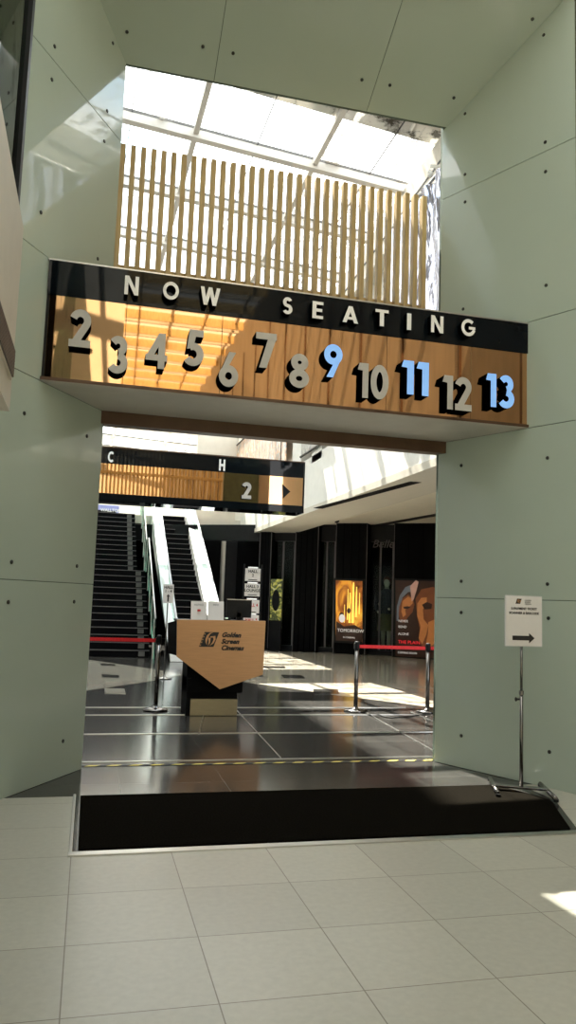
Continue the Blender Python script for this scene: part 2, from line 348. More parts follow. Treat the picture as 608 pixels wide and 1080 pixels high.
# arcade soffit with its dark shadow gap and slot
ac = struct(MB().prism([(XW+.6, 7.75, 4.1), (16, 7.75, 4.1), (16, 37, 4.1), (XW+.6, 37, 4.1)], (0, 0, .25)).build('ceiling', M['arcade']))
MB().prism([(XW+.2, 7.75, 4.35), (XW+.65, 7.75, 4.35), (XW+.65, 37, 4.35), (XW+.2, 37, 4.35)], (0, 0, .1)).build('shadow_gap', M['black'], ac)
sa, sb = at(460, 543, Z=4.1), at(300, 571.5, Z=4.1)
sdn = (sb-sa).normalized(); MB().bar(sa-sdn*4-UPZ*.003, sb+sdn*4-UPZ*.003, .3, .01).build('slot', M['black'], ac)
struct(MB().box(XW+.65, 16, 7.7, 7.9, 0, 4.1).build('wall_front', M['blackmat']))
struct(MB().box(16, 16.2, 7.7, 37, 0, 4.1).build('wall_right', M['blackmat']))
struct(MB().box(XW+.6, 16, 7.75, 37, 4.5, 4.7).build('ceiling', M['beige']))

# skylight: glass, transverse beams, glazing bars
sk = thing('skylight_roof', (0, 12.5, 9.5), 'sloping glass skylight with pale steel beams over the atrium', 'skylight')
U2 = Vector((.99564, .08889, -.02835)); U1 = Vector((-.0347, .9974, -.0638))
R0 = Vector((.07, 12.5, 9.56)); NR = U2.cross(U1).normalized()
def rp(a, b, h=0): return R0 + U2*a + U1*b + NR*h    # a across, b along
B0, B1, SP = -39.2, 24.6, 1.873
for j in range(-21, 13):
    for a0, a1, mm in ((-1.9, 3.42, 'roofglass' if j > -4 else 'fritglass'), (3.42, 5.35, 'roofdirty' if j > -4 else 'fritglass')):
        MB().face([rp(a0, j*SP, .06), rp(a1, j*SP, .06), rp(a1, (j+1)*SP, .06), rp(a0, (j+1)*SP, .06)]).build('glass_pane', M[mm], sk, fixn=False)
for j in range(-21, 14):
    MB().bar(rp(-1.9, j*SP, -.02), rp(5.35, j*SP, -.02), .13, .16, NR).build('beam', M['whitesteel'], sk)
    MB().bar(rp(-1.9, j*SP-.02, .085), rp(5.35, j*SP-.02, .085), .1, .05, NR).build('gasket', M['steeldark'], sk)
for a in (-.98, 1.22, 3.42):
    MB().bar(rp(a, B0, .02), rp(a, B1, .02), .09, .1, NR).build('glazing_bar', M['whitesteel'], sk)
for a in (.12, 2.32, 4.5):
    MB().bar(rp(a, B0, .07), rp(a, B1, .07), .012, .03, NR).build('glass_joint', M['steeldark'], sk)
# wooden hall beams, then unseen solid bays added to shade the floor
for j in range(-42, -8):
    b_ = j*SP/2 if j % 2 else None
    if b_ is not None: MB().bar(rp(-1.9, b_, -.1), rp(5.35, b_, -.1), .07, .3, NR).build('beam', M['wood'], sk)
for a in (.12, 2.32, 4.5): MB().bar(rp(a, B0, -.12), rp(a, -3*SP, -.12), .06, .2, NR).build('glazing_bar', M['wood'], sk)
MB().prism([rp(-1.9, -2.65, .12), rp(5.35, -2.65, .12), rp(5.35, -1.2, .12), rp(-1.9, -1.2, .12)], NR*.15).build('shade_panel', M['whitesteel'], sk)  # out-of-view bay added to keep sun off the hall floor
MB().prism([rp(-1.9, 3.92*SP, .12), rp(5.35, 3.92*SP, .12), rp(5.35, 5.35*SP, .12), rp(-1.9, 5.35*SP, .12)], NR*.15).build('shade_panel', M['whitesteel'], sk)  # out-of-view bay added to cast the shaded band across the marble

# unseen mass added outside to keep the left half of the atrium in shade
tw = thing('shade_block', (-12, 12, 0), 'unseen pale block added outside, left of the skylight, to shade the atrium', 'shade block')
MB().prism([(-1.25, 19, 11), (-1.07, 21.7, 11), (-.62, 24.7, 11), (-.5, 36.4, 11), (-22, 36.4, 11), (-22, 19, 11)], (0, 0, 20)).build('shade_mass', M['beige'], tw)
mb = MB().prism([(-2.2, 19, -.2), (-2.2, 36.4, -.2), (-22, 36.4, -.2), (-22, 19, -.2)], (0, 0, 11.2)); mb.build('podium', M['beige'], tw)  # lower part of the same added block

# ============================================================ GLYPHS
def arc(cx, cy, rx, ry, a0, a1, n=14): return [(cx+rx*math.cos(math.radians(a0+(a1-a0)*i/n)), cy+ry*math.sin(math.radians(a0+(a1-a0)*i/n))) for i in range(n+1)]
def glyph(ch, w):
    """list of ('s', points, closed) strokes and ('p', polygon); height 1, returns (items, width)"""
    h = w/2
    if ch == 'N': W_ = .78; return [('p', [(0, 0), (w, 0), (w, 1), (0, 1)]), ('p', [(W_-w, 0), (W_, 0), (W_, 1), (W_-w, 1)]), ('p', [(0, 1), (w*1.1, 1), (W_, 0), (W_-w*1.1, 0)])], W_
    if ch in 'O': return [('s', arc(.5, .5, .5-h, .5-h, 0, 345, 30), True)], 1
    if ch == '0': return [('s', arc(.31, .5, .31-h, .5-h, 0, 345, 30), True)], .62
    if ch == 'W':
        W_ = 1.2; q = w*.55
        return [('p', [(0, 1), (2*q, 1), (.33+q, 0), (.33-q, 0)]), ('p', [(.33-q, 0), (.33+q, 0), (.6+q, 1), (.6-q, 1)]), ('p', [(.6-q, 1), (.6+q, 1), (.87+q, 0), (.87-q, 0)]), ('p', [(.87-q, 0), (.87+q, 0), (W_, 1), (W_-2*q, 1)])], W_
    if ch == 'S': return [('s', arc(.29, .5+.25-h/2, .27-h, .27-h/1.6, 25, 235, 14) + arc(.29, .25+h/2-.01, .29-h, .27-h/1.6, 62, -155, 14), False)], .58
    if ch == 'E': return [('p', [(0, 0), (w, 0), (w, 1), (0, 1)])] + [('p', [(0, y), (x, y), (x, y+w*.9), (0, y+w*.9)]) for y, x in ((0, .55), (.5-w*.45, .5), (1-w*.9, .55))], .55
    if ch == 'A': W_ = .86; q = w*.55; return [('p', [(0, 0), (2*q, 0), (W_/2+q, 1), (W_/2-q, 1)]), ('p', [(W_-2*q, 0), (W_, 0), (W_/2+q, 1), (W_/2-q, 1)]), ('p', [(.2, .2), (W_-.2, .2), (W_-.2, .2+w*.8), (.2, .2+w*.8)])], W_
    if ch == 'T': W_ = .64; return [('p', [(0, 1-w*.9), (W_, 1-w*.9), (W_, 1), (0, 1)]), ('p', [(W_/2-h, 0), (W_/2+h, 0), (W_/2+h, 1), (W_/2-h, 1)])], W_
    if ch == 'I': return [('p', [(0, 0), (w, 0), (w, 1), (0, 1)])], w
    if ch == 'H': W_ = .72; return [('p', [(0, 0), (w, 0), (w, 1), (0, 1)]), ('p', [(W_-w, 0), (W_, 0), (W_, 1), (W_-w, 1)]), ('p', [(0, .5-h), (W_, .5-h), (W_, .5+h), (0, .5+h)])], W_
    if ch == 'C': return [('s', arc(.46, .5, .46-h, .5-h, 48, 312, 24), False)], .8
    if ch == 'G': return [('s', arc(.5, .5, .5-h, .5-h, 45, 345, 26), False), ('p', [(.52, .5-h), (.98, .5-h), (.98, .5+h*.6), (.52, .5+h*.6)])], 1
    if ch == '1': return [('p', [(.17, 0), (.17+w, 0), (.17+w, 1), (.17, 1)]), ('p', [(0, .8), (.06, 1), (.2, 1), (.2, .78)])], .17+w
    if ch == '2': return [('s', arc(.29, .7, .3-h, .3-h, 165, -28, 14) + [(h+.06, h)], False), ('p', [(0, 0), (.6, 0), (.6, w*.95), (0, w*.95)])], .6
    if ch == '3': return [('s', arc(.27, .73, .25-h/1.2, .27-h, 150, -80, 12), False), ('s', arc(.27, .29, .3-h, .29-h, 85, -150, 14), False), ], .57
    if ch == '4': return [('p', [(.38, 0), (.38+w, 0), (.38+w, 1), (.38, 1)]), ('p', [(0, .22), (.66, .22), (.66, .22+w*.85), (0, .22+w*.85)]), ('p', [(0, .22+w*.4), (w*1.05, .22+w*.4), (.38+w, 1), (.38, 1)])], .66
    if ch == '5': return [('s', arc(.26, .32, .31-h, .32-h, 118, -145, 16), False), ('p', [(.08, .45), (.08+w*.9, .5), (.2+w*.8, 1), (.14, 1)]), ('p', [(.14, 1-w*.95), (.54, 1-w*.95), (.54, 1), (.14, 1)])], .57
    if ch in '69':
        s = [('s', arc(.31, .31, .31-h, .31-h, 0, 345, 26), True), ('p', [(.02, .36), (.03+w, .46), (.42+w*.5, 1), (.34-w*.2, 1)])]
        if ch == '9': s = [(k, [(.62-x, 1-y) for x, y in p], *r) for k, p, *r in s]
        return s, .62
    if ch == '7': return [('p', [(0, 1-w*.95), (.6, 1-w*.95), (.6, 1), (0, 1)]), ('p', [(.12, 0), (.12+w*1.1, 0), (.6, 1-w*.5), (.6-w*1.15, 1-w*.5)])], .6
    if ch == '8': return [('s', arc(.3, .745, .26-h, .255-h, 0, 345, 22), True), ('s', arc(.3, .275, .3-h, .275-h, 0, 345, 22), True)], .6
    return [], .3
def stroke_quads(pts, w, closed):
    n = len(pts); out = []; L = []; R = []
    for i in range(n):
        a = pts[(i-1) % n] if (i or closed) else None; b = pts[(i+1) % n] if (i < n-1 or closed) else None; p = pts[i]
        def nr(s, e): dx, dy = e[0]-s[0], e[1]-s[1]; l = math.hypot(dx, dy) or 1; return (-dy/l, dx/l)
        if a is None: nx, ny = nr(p, b); k_ = 1
        elif b is None: nx, ny = nr(a, p); k_ = 1
        else:
            n1, n2 = nr(a, p), nr(p, b); nx, ny = n1[0]+n2[0], n1[1]+n2[1]; l = math.hypot(nx, ny) or 1; nx /= l; ny /= l
            k_ = min(1.6, 1/max(.4, nx*n1[0]+ny*n1[1]))
        L.append((p[0]+nx*w/2*k_, p[1]+ny*w/2*k_)); R.append((p[0]-nx*w/2*k_, p[1]-ny*w/2*k_))
    return L, R
def draw(mb, text, w, O, ex, ez, off, height, width, gap=.08, mf=0, ms=1):
    """write text into mb: O lower-left front corner, ex/ez unit axes, off = vector from face back to the panel"""
    items = []; x = 0
    for ch in text:
        g_, gw = glyph(ch, w)
        items += [(t[0], [(px+x, py) for px, py in t[1]], *t[2:]) for t in g_]; x += gw+gap
    x -= gap; sx = width/x
    O = Vector(O); ex = Vector(ex); ez = Vector(ez); off = Vector(off)
    T = lambda p: O + ex*(p[0]*sx) + ez*(p[1]*height)
    for qi, it in enumerate(items):
        T = lambda p, qi=qi: O + ex*(p[0]*sx) + ez*(p[1]*height) + off*(.006*qi)
        if it[0] == 'p':
            ps = [T(p) for p in it[1]]; n = len(ps); b = len(mb.v); mb.v += [tuple(p) for p in ps] + [tuple(p+off*(1-.006*qi)) for p in ps]
            mb.f.append(tuple(range(b, b+n))); mb.mi.append(mf); mb.f.append(tuple(b+n+i for i in reversed(range(n)))); mb.mi.append(ms)
            for i in range(n): j = (i+1) % n; mb.f.append((b+i, b+n+i, b+n+j, b+j)); mb.mi.append(ms)
        else:
            L, R = stroke_quads(it[1], w, it[2]); n = len(L); b = len(mb.v)
            for q in (L, R): mb.v += [tuple(T(p)) for p in q]
            for q in (L, R): mb.v += [tuple(T(p)+off*(1-.006*qi)) for p in q]
            for i in range(n if it[2] else n-1):
                j = (i+1) % n
                mb.f.append((b+i, b+j, b+n+j, b+n+i)); mb.mi.append(mf)
                mb.f.append((b+2*n+i, b+3*n+i, b+3*n+j, b+2*n+j)); mb.mi.append(ms)
                mb.f.append((b+i, b+2*n+i, b+2*n+j, b+j)); mb.mi.append(ms)
                mb.f.append((b+n+i, b+n+j, b+3*n+j, b+3*n+i)); mb.mi.append(ms)
            if not it[2]:
                for i in (0, n-1): mb.f.append((b+i, b+n+i, b+3*n+i, b+2*n+i)); mb.mi.append(ms)
def text_mesh(name, s, size, mt, parent, loc, rz=0, ext=.001, tilt=0, align='CENTER', shear=0, bold=0, spacing=1.0, rx=90, line=1.0):
    c = bpy.data.curves.new(name, 'FONT'); c.body = s; c.size = size; c.extrude = ext; c.align_x = align; c.align_y = 'CENTER'; c.shear = shear; c.offset = bold; c.space_character = spacing
    c.resolution_u = 3; c.space_line = line
    o = bpy.data.objects.new('tmp', c); COL.objects.link(o)
    bpy.context.view_layer.update()
    me = bpy.data.meshes.new_from_object(o.evaluated_get(bpy.context.evaluated_depsgraph_get())); bpy.data.objects.remove(o)
    me.name = name; me.materials.clear(); me.materials.append(mt)
    r = bpy.data.objects.new(name, me); COL.objects.link(r); r.rotation_euler = (math.radians(rx), tilt, rz)
    r.parent = parent; r.location = Vector(loc) - parent_loc(parent)
    return r

# ============================================================ NOW SEATING SIGN
YS = 6.6; SX0, SX1 = xl(YS)+.02, xr(YS)-.0; Z0, Z1, Z2 = 3.345, 4.09, 4.405
sg = thing('overhead_sign', (1.8, 7.0, Z0), 'long black and copper mirrored overhead sign reading NOW SEATING with numbers 2 to 13', 'sign')
def trap(z0, z1, yb, inset=0): return [(xl(YS)+.02+inset, YS, z0), (xr(YS)-.01-inset, YS, z0), (xr(yb)-.01, yb, z0), (xl(yb)+.02, yb, z0)]
body = MB(); P4 = trap(Z0, 0, 7.5)
body.prism([(x, y+.02 if y == YS else y, Z0+.02) for x, y, z in P4], (0, 0, Z2-Z0-.03)); body.build('box_body', M['black'], sg)
# copper mirror front in four panels with fine seams
sm = [SX0+.03]
for px in (233, 400, 495): sm.append(at(px, 390, Y=YS).x)
sm.append(SX1-.02)
sm = [SX0+.03, at(133, 340, Y=YS).x, at(234, 360, Y=YS).x+.0, at(408, 390, Y=YS).x, at(497, 410, Y=YS).x, SX1-.02]
for i in range(5): MB().box(sm[i]+.0015, sm[i+1]-.0015, YS, YS+.018, Z0+.035, Z1).build('copper_panel', M['gold'], sg, bevel=.001)
MB().box(SX0+.01, SX1-.01, YS-.004, YS+.02, Z1+.002, Z2-.012).build('header_panel', M['blackglass'], sg)
MB().box(SX0-.0, SX1, YS-.012, YS+.02, Z0+.006, Z0+.033).build('bottom_trim', M['brown'], sg)
MB().box(SX0, SX1, YS-.008, YS+.02, Z2-.012, Z2).build('top_trim', M['alu'], sg)
MB().prism([(x, y, Z0) for x, y, z in P4], (0, 0, .02)).build('soffit', M['soffit'], sg)
DEP = .085
for ch, x0, x1, yt, yb in (('N', 131, 146, 291, 311), ('O', 171.5, 188.5, 297, 316), ('W', 211, 232, 303, 322), ('S', 298, 308.5, 313.5, 331), ('E', 329.5, 341, 318, 336), ('A', 361.5, 378, 323, 340.5), ('T', 396, 410, 326.5, 344), ('I', 429.5, 434, 330.5, 348), ('N', 455, 468, 333, 351), ('G', 487, 502, 336.5, 354.5)):
    xm = (x0+x1)/2; a = at(xm, yb, Y=YS-DEP); t = at(xm, yt, Y=YS-DEP); wd = at(x1, yb, Y=YS-DEP).x-at(x0, yb, Y=YS-DEP).x
    mb = MB(); draw(mb, ch, .2 if ch != 'I' else .2, (a.x-wd/2, YS-DEP, a.z), (1, 0, 0), (0, 0, 1), (0, DEP-.005, 0), t.z-a.z, wd)
    o = mb.build('letter', [M['letter'], M['side']], sg, fixn=False); o['label'] = 'white letter %s' % ch
for tx, x0, x1, yt, yb in (('2', 72, 95, 326, 366), ('3', 113, 134, 354, 394), ('4', 153, 176, 351, 388.5), ('5', 193.5, 214.5, 347.5, 386), ('6', 230.5, 251, 371, 408), ('7', 269, 291, 351, 388), ('8', 305, 326, 373, 409), ('9', 341.5, 361, 363, 398), ('10', 377, 410, 384, 420.5), ('11', 423.5, 452.5, 381, 416.5), ('12', 467, 498, 397, 432.5), ('13', 513, 543, 395, 430)):
    xm = (x0+x1)/2; a = at(xm, yb, Y=YS-.09); t = at(xm, yt, Y=YS-.09); wd = at(x1, yb, Y=YS-.09).x-at(x0, yb, Y=YS-.09).x
    mb = MB(); draw(mb, tx, .2, (a.x-wd/2, YS-.09, a.z), (1, 0, 0), (0, 0, 1), (0, .085, 0), t.z-a.z, wd)
    o = mb.build('number', [M['numblue' if tx in ('9', '11', '13') else 'numgrey'], M['side']], sg, fixn=False)
    o['label'] = ('light blue number %s' if tx in ('9', '11', '13') else 'grey number %s') % tx
# bronze lintel behind the sign, carrying the slats
struct(MB().box(XL-.05, XR+.05, 7.5, 7.64, 3.22, 3.4).build('trim_%d' % k, M['brown'])); k += 1
struct(MB().box(XL-.05, XR+.05, 7.64, 7.9, 3.58, 3.75).build('trim_%d' % k, M['beige'])); k += 1

# slat screen
ss = thing('slat_screen', (1.75, 7.82, 3.75), 'screen of upright pale wooden slats standing above the overhead sign', 'screen')
XS0, XS1, NS = .055, 3.44, 33
for i in range(NS):
    x = XS0 + (XS1-XS0)*i/(NS-1)
    MB().box(x-.026, x+.026, 7.78, 7.87, 3.75, 6.25).build('slat', M['wood'], ss, bevel=.003)
MB().box(XS0-.05, XS1+.05, 7.87, 7.9, 4.9, 4.98).build('rail', M['wood'], ss)

# ============================================================ SECOND SIGN (hall sign)
Y2 = 14.8
s2 = thing('overhead_sign', (2, 15.1, 3.35), 'farther black and copper overhead sign with number 2 and an arrow, before the escalator', 'sign')
xr2 = at(321, 505, Y=Y2).x; zt = at(322, 488, Y=Y2).z; zb = at(316, 541, Y=Y2).z; zm = at(321, 504.5, Y=Y2).z
MB().box(-1.5, xr2, Y2+.02, Y2+.6, zb+.02, zt-.01).build('box_body', M['black'], s2)
MB().box(-1.5, xr2-.02, Y2, Y2+.02, zb+.14, zm).build('copper_panel', M['gold'], s2)
MB().box(-1.5, xr2-.02, Y2-.004, Y2+.02, zm, zt-.01).build('header_panel', M['blackglass'], s2)
MB().box(-1.5, xr2, Y2-.015, Y2+.6, zb, zb+.14).build('bottom_trim', M['blackglass'], s2)
MB().box(xr2-.02, xr2+.01, Y2-.015, Y2+.6, zb, zt).build('end_cap', M['black'], s2)
MB().box(-1.5, xr2+.01, Y2-.015, Y2+.62, zt-.01, zt+.01).build('top_trim', M['brown'], s2)
for x in (-.6, 3.6): MB().tube([(x, Y2+.3, zt), (x, Y2+.3, roofz(x, Y2)+.06)], .012, 10).build('hanger_rod', M['steeldark'], s2)
for ch, x0, x1, yt, yb, mt in (('C', 113.5, 120, 476, 487.5, 'letter'), ('H', 231, 237.5, 484.5, 496.5, 'letter'), ('2', 255, 265, 508.5, 526, 'numgrey')):
    a = at((x0+x1)/2, yb, Y=Y2-.06); t = at((x0+x1)/2, yt, Y=Y2-.06); wd = at(x1, yb, Y=Y2-.06).x-at(x0, yb, Y=Y2-.06).x
    mb = MB(); draw(mb, ch, .22, (a.x-wd/2, Y2-.06, a.z), (1, 0, 0), (0, 0, 1), (0, .055, 0), t.z-a.z, wd)
    mb.build('letter' if ch != '2' else 'number', [M[mt], M['side']], s2, fixn=False)
a0, a1, a2 = at(298, 510.5, Y=Y2-.01), at(298.5, 526, Y=Y2-.01), at(306.5, 518.5, Y=Y2-.01)
MB().prism([a0, a1, a2], (0, .008, 0)).build('arrow', M['black'], s2)

# ============================================================ MAT, TAPE
mt_ = MB(); mt_.prism([(.03, 5.2, .0), (3.53, 5.2, .0), (3.88, 6.0, .0), (3.66, 6.53, 0), (.03, 6.53, .0)], (0, 0, .012))
em = tag(mt_.build('entrance_mat', M['mat'], bevel=.004), 'wide black entrance mat lying across the threshold of the portal', 'mat')
tp = thing('hazard_tape', (1.8, 7.66, 0), 'yellow and black striped hazard tape stuck across the dark floor', 'tape')
MB().box(.02, 3.55, 7.635, 7.685, -.002, .0015).build('black_strip', M['black'], tp)
mb = MB(); x = .05
while x < 3.5: mb.prism([(x, 7.637, .001), (x+.1, 7.637, .001), (x+.15, 7.683, .001), (x+.05, 7.683, .001)], (0, 0, .001)); x += .2
mb.build('yellow_stripe', M['yellow'], tp)

# ============================================================ PORTABLE SIGN STAND (right)
st = thing('sign_stand', (3.84, 6.41, 0), 'chrome stand holding a white arrow notice beside the right green glass wall', 'sign stand')
zf = .035
for a, b in (((3.68, 6.66), (3.46, 6.12)), ((4.05, 6.42), (3.87, 5.9))):
    r = MB().tube([(*a, zf), (*b, zf)], .02, 14).build('foot_rail', M['chrome'], st, smooth=True)
    for q in (a, b): MB().tube([(q[0], q[1], 0.012), (q[0], q[1], zf)], .022, 12).build('rubber_foot', M['black'], r)
mb = MB().bar((3.56, 6.37, zf+.012), (3.965, 6.17, zf+.012), .07, .02); mb.build('cross_plate', M['chrome'], st, bevel=.004)
PX, PY = 3.86, 6.3
cx_ = at(549, 828, Y=6.3).x; tx_ = at(551, 682, Y=6.3).x
MB().tube([(cx_, 6.28, zf), (cx_, 6.28, .86)], .016, 16).build('lower_pole', M['chrome'], st, smooth=True)
MB().tube([(cx_, 6.28, .84), (cx_, 6.28, 1.3)], .012, 16).build('upper_pole', M['chrome'], st, smooth=True)
MB().tube([(cx_, 6.28, .84), (cx_, 6.28, .875)], .021, 16).build('collar', M['chrome'], st)
MB().tube([(cx_-.016, 6.28, .8), (cx_-.04, 6.28, .8), (cx_-.055, 6.28, .8)], [.007, .009, .02], 12).build('knob', M['black'], st)
q0, q1, q2, q3 = at(534, 628.5, Y=6.25), at(571, 630, Y=6.25), at(573.5, 681.5, Y=6.25), at(536.5, 680.5, Y=6.25)
bw = q1.x-q0.x; bz0, bz1 = q2.z-.0, q0.z; bx = q0.x+.003
bd = MB().box(bx-.008, bx+bw+.01, 6.25, 6.268, bz0-.008, bz1+.008).build('sign_board', M['pearl'], st, bevel=.003)
MB().box(bx, bx+bw, 6.247, 6.2505, bz0, bz1).build('paper', M['paper'], bd)
cxx = bx+bw/2; H_ = bz1-bz0
ar = [(-.115, .02), (.05, .02), (.05, .045), (.105, -.0), (.05, -.045), (.05, -.02), (-.115, -.02)]
MB().prism([(cxx+x, 6.2445, bz0+H_*.155+z) for x, z in ar], (0, .002, 0)).build('arrow', M['ink'], bd)
text_mesh('lettering', 'E-PAYMENT TICKET', .029, M['ink'], bd, (cxx, 6.245, bz0+H_*.75), bold=.0008)
text_mesh('lettering', 'SCANNER & BARCODE', .029, M['ink'], bd, (cxx, 6.245, bz0+H_*.66), bold=.0008)
text_mesh('lettering', 'GOLDEN\nSCREEN\nCINEMAS', .016, M['greyink'], bd, (cxx+.005, 6.245, bz0+H_*.885), align='LEFT')
def logo(parent, O, ex, s, mt, mtc, y):
    """film-strip parallelogram with a round spinning blade mark"""
    L = lambda x, z: (O[0]+x*s, y, O[2]+z*s)
    mb = MB(); mb.prism([L(.0, 0), (O[0]+1.0*s, y, O[2]), (O[0]+1.35*s, y, O[2]+1*s), (O[0]+.35*s, y, O[2]+1*s)], (0, .002, 0)); mb.build('logo', mt, parent)
    m2 = MB()
    for i in range(5):
        z = .06+i*.19; x = .0+z*.35
        m2.prism([L(x+.03, z), L(x+.1, z), L(x+.13, z+.09), L(x+.06, z+.09)], (0, -.001, 0))
    for pts in ([(.42, .5), (.5, .75), (.68, .93), (.95, 1.0), (.72, .85), (.6, .62), (.52, .3), (.55, .1), (.44, .3)],
                [(.75, .7), (1.1, .75), (1.12, .5), (1.0, .25), (.72, .05), (.9, .3), (.98, .5), (.94, .64), (.75, .62)],
                [(.62, .62), (.78, .6), (.76, .3), (.62, .05), (.66, .35)]):
        m2.prism([L(x, z) for x, z in pts], (0, -.001, 0))
    m2.build('logo_cutout', mtc, parent)
logo(bd, (cxx-.085, 0, bz0+H_*.85), None, .045, M['ink'], M['gold_matte'], 6.245)

# ============================================================ QUEUE BARRIERS
def post(x, y, label, belts, hh=1.0):
    t = thing('queue_barrier', (x, y, 0), label, 'queue barrier', None)
    MB().lathe((x, y, 0), [(.17, .0), (.175, .008), (.17, .02), (.1, .035), (.04, .045), (.035, .06)], 32).build('base', M['chrome'], t, smooth=True)
    MB().tube([(x, y, .05), (x, y, hh-.1)], .031, 20).build('post', M['chrome'], t, smooth=True)
    MB().lathe((x, y, hh-.12), [(.034, 0), (.038, .01), (.038, .1), (.034, .12), (.02, .125)], 20).build('belt_head', M['black'], t, smooth=True)
    MB().box(x-.048, x-.03, y-.02, y+.02, hh-.105, hh-.03).build('belt_clip', M['black'], t)
    for bx_ in belts:
        d = 1 if bx_[0] > x else -1
        MB().prism([(x+d*.036, y, hh-.095), (bx_[0]-d*.036, bx_[1], hh-.095), (bx_[0]-d*.036, bx_[1], hh-.045), (x+d*.036, y, hh-.045)], (0, .003, 0)).build('belt', M['red'], t)
    return t
post(1.0, 11.24, 'chrome queue post with red belt reaching left, standing left of the reception podium', [(-1.55, 11.24)], 1.04)
post(3.94, 11.14, 'chrome queue post just right of the podium, red belt running right', [(5.05, 11.04)], 1.02)
post(5.05, 11.04, 'chrome queue post partly against the right portal edge, farthest right of the three', [(6.6, 10.9)], 1.02)
cb = MB(); pts = []
a = at(376, 750, Z=.006); b = at(412, 757, Z=.006); c = at(455, 752.5, Z=.006)
cb.tube([Vector((4.16, 10.9, .006)), a.lerp(b, .8), b, b.lerp(c, .4)+Vector((0, -.05, 0)), c], .008, 8)
tag(cb.build('power_cable', M['black'], smooth=True), 'thin black cable lying on the floor between the two right queue posts', 'cable')

# ============================================================ RECEPTION PODIUM
pdm = thing('reception_podium', (1.78, 10.9, 0), 'black reception podium with a pointed gold front panel and cinema lettering', 'podium')
MB().box(1.36, 2.14, 10.75, 11.3, .3, 1.27).build('body', M['blackmat'], pdm, bevel=.006)
MB().box(1.42, 2.07, 10.72, 11.2, 0.0, .22).build('kick_plate', mat('brushed_brass_plinth', (.34, .3, .2), .3, metal=.8, var=.08, stretch=(1, 1, 30)), pdm, bevel=.004)
MB().box(1.36, 1.42, 10.72, 11.3, 0, .5).build('side_panel', M['blackmat'], pdm)
MB().box(1.42, 2.07, 10.78, 11.25, .2, .35).build('toe_recess', M['blackmat'], pdm)
fp = [at(*q, Y=10.66) for q in ((187, 653.5), (280.5, 655), (277.5, 711.5), (232, 727), (186.5, 692.5))]
fpan = MB().prism(fp, (0, .04, 0)).build('front_panel', M['gold_matte'], pdm, bevel=.003)
MB().prism([fp[0]+Vector((0, .04, -.01)), fp[4]+Vector((0, .04, .01)), fp[4]+Vector((-.09, .35, .02)), fp[0]+Vector((-.09, .35, -.06))], (.03, 0, 0)).build('side_wing', M['blackmat'], pdm)
MB().box(1.2, 2.4, 10.68, 11.3, 1.255, 1.285).build('countertop', M['black'], pdm, bevel=.004)
lo = at(210, 682, Y=10.655)
logo(fpan, (lo.x, 0, lo.z), None, .2, M['ink'], M['gold_matte'], 10.655)
text_mesh('lettering', 'Golden\nScreen\nCinemas', .088, M['ink'], fpan, (at(233.5, 676, Y=10.655).x+.0, 10.655, at(231, 676.5, Y=10.655).z), align='LEFT', shear=.35, bold=.004, spacing=1.02)
# acrylic notices and the screen on the podium
for i, (x0, x1, lab) in enumerate(((201.5, 219, 'left of the two white notices in acrylic holders on the podium, with a red mark'), (219.3, 237, 'right of the two white notices in acrylic holders, beside the black screen on the podium'))):
    a = at(x0, 652, Y=10.8); b = at(x1, 634.5, Y=10.8)
    n_ = thing('notice_holder', ((a.x+b.x)/2, 10.85, 1.286), lab, 'notice')
    MB().prism([(a.x, 10.8, 1.286), (b.x, 10.8, 1.286), (b.x, 10.86, b.z), (a.x, 10.86, b.z)], (0, .006, 0)).build('sheet', M['paper'], n_)
    MB().box(a.x, b.x, 10.78, 10.9, 1.286, 1.296).build('foot', M['pearl'], n_)
    text_mesh('lettering', 'NOTICE' if i == 0 else 'INFO', .035, M['greyink'], n_, ((a.x+b.x)/2, 10.838, b.z-.05), tilt=0)
    if i == 0: MB().lathe(((a.x+b.x)/2, 10.825, b.z-.14), [(.02, 0), (.026, .006), (.02, .03)], 14).build('red_mark', M['redink'], n_)
mo = thing('monitor', (1.98, 11.0, 1.286), 'black flat monitor seen from behind on the reception podium', 'monitor')
a = at(238.5, 651, Y=11.0); b = at(266, 633, Y=11.0)
MB().box(a.x, b.x, 11.0, 11.03, 1.33, b.z).build('screen_housing', M['black'], mo, bevel=.006)
MB().box(a.x+.01, b.x-.01, 10.995, 11.028, b.z-.004, b.z+.006).build('top_edge', M['alu'], mo)
MB().box((a.x+b.x)/2-.03, (a.x+b.x)/2+.03, 11.0, 11.05, 1.29, 1.4).build('neck', M['black'], mo)
MB().box((a.x+b.x)/2-.11, (a.x+b.x)/2+.11, 10.97, 11.15, 1.286, 1.296).build('stand', M['black'], mo)
bx_ = thing('card_reader', (1.9, 10.85, 1.286), 'small black card reader with a pale light in front of the monitor', 'card reader')
MB().box(1.85, 1.95, 10.82, 10.92, 1.286, 1.33).build('body', M['black'], bx_, bevel=.01)
MB().box(1.865, 1.905, 10.812, 10.822, 1.315, 1.328).build('light', mat('reader_light', (.8, .9, .8), .4, emit=(.8, 1, .8), es=.6, var=.01), bx_)

